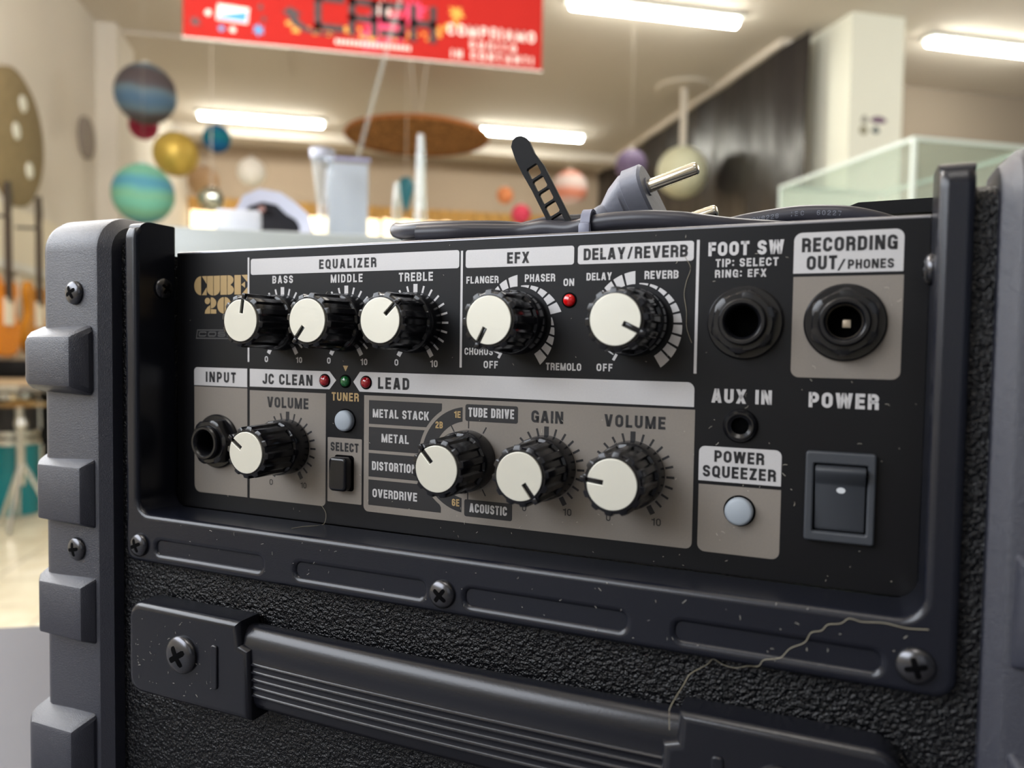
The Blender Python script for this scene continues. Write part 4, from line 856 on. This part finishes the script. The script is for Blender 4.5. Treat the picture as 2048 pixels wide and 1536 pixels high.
# corner guards with raised blocks
def guard(left):
    f = (lambda x: x) if left else MX
    mb = MB(); sec = [(-176.4, 0), (-176.4, 10.3), (-180.0, 13.9), (-181.0, 14.2), (-208.2, 14.2), (-210.4, 13.6), (-212.3, 12.0), (-213.4, 9.8), (-213.8, 7.4), (-213.8, 0)]
    wrap(mb, [(f(x), d) for x, d in sec], -190.2, 9.8, 46.0, -4, 12, True)
    mb.box((min(f(-212.1), f(-213.8)), -225, -190.2), (max(f(-212.1), f(-213.8)), 9.8, 46.0))
    g = part('corner_guard', mb, M['guard'], sharp=28)
    for z0, z1, dh, ov in ((-11.6, 17.6, 8.2, 5.0), (-63.6, -35.6, 5.2, 1.8), (-110.0, -83.0, 5.2, 1.8), (-170.0, -137.5, 8.6, 3.8)):
        mb = MB(); c = dh * 0.62; e = dh * 0.55; hb, ht = 21.0, 23.9 + dh
        lo = [(-181.2, hb), (-181.2, 23.9), (-181.2 - e, ht), (-206.5 - ov * 0.6, ht), (-209.5 - ov, ht - 2.0), (-213.7 - ov, ht - 7.5), (-213.7 - ov, -2)]
        # three-sided ramps: full outline at the base, shrunk along z at the top
        base = [(-181.2, 23.9), (-213.7, 23.9)]
        A0 = [(-181.2, 23.6, z0), (-181.2, 23.6, z1), (-213.75, 21.0, z1), (-213.75, 21.0, z0)]
        A1 = [(-181.2 - e, ht, z0 + c * 0.8), (-181.2 - e, ht, z1 - c), (-207.0 - ov * 0.7, ht, z1 - c), (-207.0 - ov * 0.7, ht, z0 + c * 0.8)]
        A2 = [(-181.2 - e, ht, z0 + c * 0.8), (-181.2 - e, ht, z1 - c)]
        S1 = [(-213.75 - ov, ht - 5.0 - ov * 0.2, z1 - c), (-213.75 - ov, ht - 5.0 - ov * 0.2, z0 + c * 0.8)]
        S0 = [(-213.75 - ov, -20, z1 - c), (-213.75 - ov, -20, z0 + c * 0.8)]
        B0 = [(-213.75, -20, z1), (-213.75, -20, z0)]
        v = A0 + A1 + S1 + S0 + B0                  # 0-3 base, 4-7 top, 8-9 side edge, 10-11 side back, 12-13 base back
        v = [(f(a), b, q) for a, b, q in v]
        mb.add(v, [(4, 5, 6, 7), (0, 1, 5, 4), (1, 2, 8, 6, 5), (3, 0, 4, 7, 9), (6, 8, 9, 7), (8, 10, 11, 9), (2, 12, 10, 8), (13, 3, 9, 11), (12, 13, 11, 10), (0, 3, 2, 1), (2, 3, 13, 12)])
        part('raised_block', mb, M['guard'], g, sharp=20, bevel=(0.45, 2))
    return g
guard(True); guard(False)

# screws: pan heads with a dark cross painting the shade of a recess
def cross(mb, cx, h0, cz, r, rise, turn, n=10):
    for k in range(2):
        a = turn + k * PI / 2; c, q = math.cos(a), math.sin(a); arm = 0.58 * r; rows = []
        for j in range(n + 1):
            u = -arm + 2 * arm * j / n; w = 0.15 * r * (1 if abs(u) < arm * 0.9 else 0.6)
            rows.append([(cx + u * c - v * q, h0 + rise * math.sqrt(max(0, 1 - (u * u + v * v) / r ** 2)) + 0.05 + 0.01 * k, cz + u * q + v * c) for v in (-w, 0, w)])
        mb.loft(rows, closed=False, mi=1)
def screw(x, h, z, r, turn, axis='h', name='screw'):
    mb = MB(); prof = [(r, 0.0), (r, 0.35 * r * 0.3)] + [(r * math.cos(PI / 2 * k / 7), 0.10 * r + 0.42 * r * math.sin(PI / 2 * k / 7)) for k in range(7)] + [(0.02, 0.52 * r)]
    mb.lathe(prof, 32, axis='Y')
    cross(mb, 0, 0.10 * r, 0, r, 0.42 * r, turn)
    if axis == 'h': mb.v = [(x + a, h + b, z + c) for a, b, c in mb.v]
    else: mb.v = [(x + axis * b, h + a, z + c) for a, b, c in mb.v]
    return part(name, mb, [M['screw'], M['hole']], sharp=60)
for x, z, a in ((-162.2, -68.4, 0.4), (-27.85, -68.7, 0.9), (106.4, -67.6, 0.3)): screw(x, 20.0, z, 4.6, a)
for s in (lambda x: x, MX):
    for z, a in ((29.6, 0.5), (-72.5, 0.2)): screw(s(-192.0), 24.0, z, 4.7, a)
screw(XL, 7.0, 32.0, 4.2, 0.6, axis=1); screw(XR, 7.0, 32.0, 4.2, 0.6, axis=-1)

# carrying handle: two end caps and a ridged grip
hd = bpy.data.objects.new('carrying_handle', None); COL.objects.link(hd); hd.parent = amp; hd.location = A((-27.85, 18, -104))
hx = L((-27.85, 18, -104))
def hpart(name, mb, m, parent=hd, **k): return build(name, mb, m, parent, xf=hx, **k)
for s, a_ in ((lambda x: x, 0.55), (MX, 0.9)):
    mb = MB(); r = 6.5
    o_ = [(-159.6 + r - r * math.cos(rad(a)), -87.6 - r + r * math.sin(rad(a))) for a in range(0, 91, 15)] + [(-105.2, -87.6), (-104.6, -96.0), (-100.6, -97.2), (-100.0, -122.6)] + [(-159.6 + r - r * math.sin(rad(a)), -122.6 + r - r * math.cos(rad(a))) for a in range(0, 91, 15)]
    plate(mb, [[(s(x), z) for x, z in o_]], 15.6, 28.0, 2.6, bres=5)
    hc = hpart('handle_cap', mb, M['handle'], sharp=30)
    mb = MB(); plate(mb, [[(s(x), z) for x, z in rrect(-117.5, -113.6, -114.3, -97.5, 1.2)]], 27.6, 28.7, 0.5); hpart('cap_rib', mb, M['handle'], hc)
    mb = MB(); r = 7.0
    prof = [(r, 0.0), (r, 0.7)] + [(r * math.cos(PI / 2 * k / 7), 0.7 + 2.4 * math.sin(PI / 2 * k / 7)) for k in range(7)] + [(0.02, 3.1)]
    cxs, czs = s(-131.4), -103.6
    mb.lathe(prof, 32, axis='Y', c=(cxs, 28.0, czs))
    cross(mb, cxs, 28.7, czs, r, 2.4, a_)
    hpart('cap_screw', mb, [M['screw'], M['hole']], hc, sharp=60)
# grip section in (h, z): rounded upper shoulder, four fine ridges across the face
gp = [(17.3, -118.4), (21.5, -119.8), (24.0, -118.6), (25.1, -116.5)]
zz = -113.5
for k in range(5):
    gp += [(25.4 + 0.05 * k, zz - 0.9), (25.55 + 0.05 * k, zz - 0.7), (26.1 + 0.05 * k, zz - 0.35), (26.15 + 0.05 * k, zz), (25.6 + 0.05 * k, zz + 0.3), (25.5 + 0.05 * k, zz + 0.5)]; zz += 2.75
gp += [(25.9, -98.5), (25.7, -96), (25.0, -93.4), (23.8, -91.4), (22.2, -90.3), (20.6, -90.2), (17.3, -91.0)]
mb = MB(); rings = []
for k in range(25):
    x = -106.5 + (50.8 + 106.5) * k / 24; b = 1.0 - ((x + 27.85) / 78.7) ** 2
    rings.append([(x, h + 1.6 * b, z) for h, z in gp])
mb.loft(rings); hpart('grip', mb, M['handle'], sharp=50)

# ================================================================== things lying on the amplifier
def on_amp(name, label, cat, x, h, z, group=None):
    return thing(name, label, cat, amp_world(x, h, z), RZ, group), L((x, h, z))
t, X_ = on_amp('power_cord', 'dark grey coiled mains cord with plug lying on top of the amplifier', 'cord', 10, -60, 47.5)
path = [(3.2, -45.5, 60.5), (0, -44, 58.8), (-5, -41, 57.5), (-16, -38, 54.5), (-32, -35, 51.2), (-52, -35, 50.8), (-70, -38, 51.4), (-82, -46, 52.0), (-86, -60, 51.0), (-76, -78, 50.6), (-40, -92, 50.6), (20, -96, 50.6), (80, -90, 50.6), (103, -72, 50.8),
        (104, -56, 51.4), (98, -48, 53.0), (88, -45, 55.4), (78, -44.5, 56.4), (69, -44.5, 56.4), (56, -44.5, 55.0), (45, -44, 53.0), (30, -42, 51.0), (10, -40, 50.6), (-15, -40, 50.7), (-30, -33, 52.5), (-45, -27, 52.6), (-60, -27, 53.2), (-74, -30, 53.6), (-83, -40, 55.5), (-80, -62, 57.0), (-50, -84, 56.8), (10, -88, 56.8), (70, -80, 56.6), (88, -66, 54), (80, -52, 50.7),
        (66, -37, 50.6), (58, -33, 50.9), (50, -29.5, 51.5), (42, -27, 52.6), (35, -25.5, 53.6), (24, -25, 54.5), (13, -25.5, 54.6), (4, -26.5, 54.0), (-4, -28, 52.8), (-14, -29, 51.4), (-26, -29, 50.7), (-45, -22, 50.6), (-62, -20, 50.5)]
path = [(x, h, z + (2.4 if x < -8 and h > -48 else 0)) for x, h, z in path]
mb = MB(); sp = spline(path, 8); mb.tube(sp, 3.1, 14); cord = build('cord', mb, M['cord'], t, xf=X_, sharp=60)
# faint print along the cord
idx = [i for i, p in enumerate(sp) if 52 < p.x < 92 and -46 < p.y < -43 and p.z > 53.5]
seg = sorted([sp[i] for i in idx], key=lambda p: p.x)
def on_cord(x):
    for a, b in zip(seg[:-1], seg[1:]):
        if a.x <= x <= b.x: q = (x - a.x) / max(1e-6, b.x - a.x); return a.lerp(b, q)
    return seg[0] if x < seg[0].x else seg[-1]
mb = MB()
for s, x0, x1 in (('QH8228', 57, 65.5), ('IEC', 69.5, 73.5), ('60227', 77.5, 85)):
    vs, fs = lettering(s, x0, x1, -0.8, 0.8, 0.16)
    mb.add([(v[0], on_cord(v[0]).y + 3.14 * math.cos(v[1] / 3.1), on_cord(v[0]).z + 3.14 * math.sin(v[1] / 3.1)) for v in vs], fs)
build('cord_print', mb, M['print_grey'], cord, xf=X_, sharp=60)
# plug
ax = Vector((0.93, 0.10, 0.25)).normalized(); bx = Vector((0.50, -0.62, -0.58)); bx = (bx - ax * bx.dot(ax)).normalized(); cxv = ax.cross(bx)
fc = Vector((19.8, -45, 69.8)) + bx * 9.5
mb = MB(); rings = []
for tt, rb, rc in ((0, 17.0, 7.2), (-1.0, 17.8, 8.0), (-7.5, 17.8, 8.0), (-8.0, 16.6, 7.2), (-9.2, 16.6, 7.2), (-9.8, 16.2, 7.8), (-15, 13.0, 7.4), (-20, 8.5, 6.2), (-25, 5.6, 5.0)):
    rings.append([fc + ax * tt + bx * rb * (abs(math.cos(a)) ** 0.6) * (1 if math.cos(a) >= 0 else -1) + cxv * rc * (abs(math.sin(a)) ** 0.6) * (1 if math.sin(a) >= 0 else -1) for a in [2 * PI * k / 28 for k in range(28)]])
mb.loft(rings); plug = build('plug', mb, M['plug'], t, xf=X_, sharp=30)
for s in (-9.5, 9.5):
    mb = MB(); b0 = fc + bx * s; mb.tube([b0 - ax * 0.5, b0 + ax * 17.8, b0 + ax * 18.6, b0 + ax * 19.0], [2.4, 2.4, 2.1, 1.4], 20); build('pin', mb, M['pin'], plug, xf=X_)
    mb = MB(); mb.tube([b0 - ax * 0.4, b0 + ax * 0.5], 3.4, 20); build('pin_collar', mb, M['plug'], plug, xf=X_)
mb = MB(); e0 = fc - ax * 24; mb.tube(spline([e0, e0 + Vector((-4, 2.5, -3.5)), Vector((3.2, -45.5, 60.5)), Vector((0, -44, 58.8))], 6), [4.4 - 0.05 * k for k in range(19)], 14); build('strain_relief', mb, M['plug'], plug, xf=X_, sharp=60)
# perforated strap
t, X_ = on_amp('cable_strap', 'black perforated rubber strap standing up from the coiled cord', 'strap', -6.5, -30, 47.5)
outl = [(-28.2, 84.6), (-27.6, 87.0), (-26.2, 88.2), (-24.2, 88.3), (-22.4, 87.5), (-20.9, 85.8), (-18.9, 81.6), (-15.0, 76.6), (-2.4, 53.2), (0.4, 48.0), (-8.6, 47.6), (-11.0, 52.2), (-19.6, 68.0), (-23.4, 74.2), (-26.3, 79.6)]
holes = []
d_ = Vector((0.47, -0.883)); s_ = Vector((0.883, 0.47))
for k in range(6):
    c = Vector((-18.85, 74.9)) + d_ * 5.28 * k
    holes.append([(c + s_ * (u * 2.2) + d_ * (w * 2.15)) for u, w in ((-1, -0.8), (-0.8, -1), (0.8, -1), (1, -0.8), (1, 0.8), (0.8, 1), (-0.8, 1), (-1, 0.8))])
mb = MB(); plate(mb, [outl] + [[(p.x, p.y) for p in h] for h in holes], -31.0, -29.2, 0.15, bres=2); build('strap_tongue', mb, M['strap'], t, xf=X_)
mb = MB(); rg = []
for k in range(21):
    a = 2 * PI * k / 20; rg.append((3.6, -26.5 + 4.0 * math.cos(a), 54.2 + 4.2 * math.sin(a)))
prev = [[(x + dx, h + (h + 26.5) * e, z + (z - 54.2) * e) for dx, e in ((-1.7, 0), (1.7, 0), (1.7, 0.22), (-1.7, 0.22))] for x, h, z in rg]
mb.loft(prev, caps=False); build('strap_loop', mb, M['tie'], t, xf=X_, sharp=40)
mb = MB(); mb.box((1.2, -23.0, 49.2), (5.6, -20.8, 54.2)); build('buckle', mb, M['tie'], t, xf=X_, bevel=(0.6, 2))

# stray hairs and lint
def hair(label, pts, r):
    p0 = pts[0]; t = MB(); t.tube(spline(pts, 6), r, 6); o = build('hair', t, M['hair'], None, xf=L(p0), sharp=80); o.location = amp_world(*p0); o.rotation_euler = (0, 0, RZ); return tag(o, label, 'hair')
hair_px = [(109, 20.4, -58.0), (104, 20.4, -58.4), (99, 20.4, -57.9), (94, 20.4, -58.4), (91, 20.4, -58.0), (89, 20.4, -59.6), (86, 20.4, -60.4), (84.5, 20.4, -62.2), (82, 20.4, -63.2), (80.5, 20.4, -66), (77, 20.4, -68.2), (74.5, 20.4, -71.2), (70.5, 20.3, -72.5), (69, 19.4, -74.8), (66, 17.0, -76.2), (62.5, 15.9, -77.8), (59, 15.9, -77.4), (56.5, 15.9, -76.4), (54.8, 16.2, -78.2), (51, 19.5, -80.2), (49.6, 21.5, -82.6), (47.5, 28.4, -86.4), (47.2, 28.5, -89), (47.3, 28.4, -93)]
hair('long pale hair trailing over the lower right moulding onto the handle', hair_px, 0.09)
hair('fine curved hair on the panel beside the delay reverb knob', [(42.5, 0.35, 38.5), (44.5, 0.35, 35), (43.4, 0.35, 31), (42.8, 0.35, 27), (43.6, 0.35, 22), (43.8, 0.35, 17), (45.4, 0.35, 12.5)], 0.07)
hair('wispy hair on the ledge below the select button', [(-90.8, 0.3, -49.5), (-88.6, 0.3, -52.5), (-88.2, 2.0, -56.1), (-89.8, 6.0, -56.15), (-92.5, 9.0, -56.15), (-94.0, 13, -56.15)], 0.08)
# dust
mb = MB(); rr = random.Random(11)
def fleck(x, h, z, l, w):
    a = rr.uniform(0, PI); b = rr.uniform(-0.8, 0.8)
    p = [(x + (s - 0.5) * l * math.cos(a + b * s), h, z + (s - 0.5) * l * math.sin(a + b * s)) for s in (0, 0.5, 1)]
    mb.tube(p, w, 4)
for k in range(260):
    if k < 150: x = XL + 2 + (XR - XL - 4) * rr.random() ** 0.6; z = ZB + 1 + (ZT - ZB - 3) * rr.random() ** 1.5; h = 0.16
    elif k < 210: x = -160 + 265 * rr.random(); z = -73 + 16 * rr.random(); h = 20.1
    else: x = -155 + 40 * rr.random(); z = -120 + 30 * rr.random(); h = 28.1
    fleck(x, h, z, rr.choice((0.3, 0.4, 0.5, 0.8, 1.2)), rr.uniform(0.03, 0.055))
o = build('dust', mb, M['dust'], None, xf=A, sharp=80); o.location = amp_world(*BASE); o.rotation_euler = (0, 0, RZ)
o['kind'] = 'stuff'; tag(o, 'pale dust flecks scattered over the control panel and mouldings', 'dust')
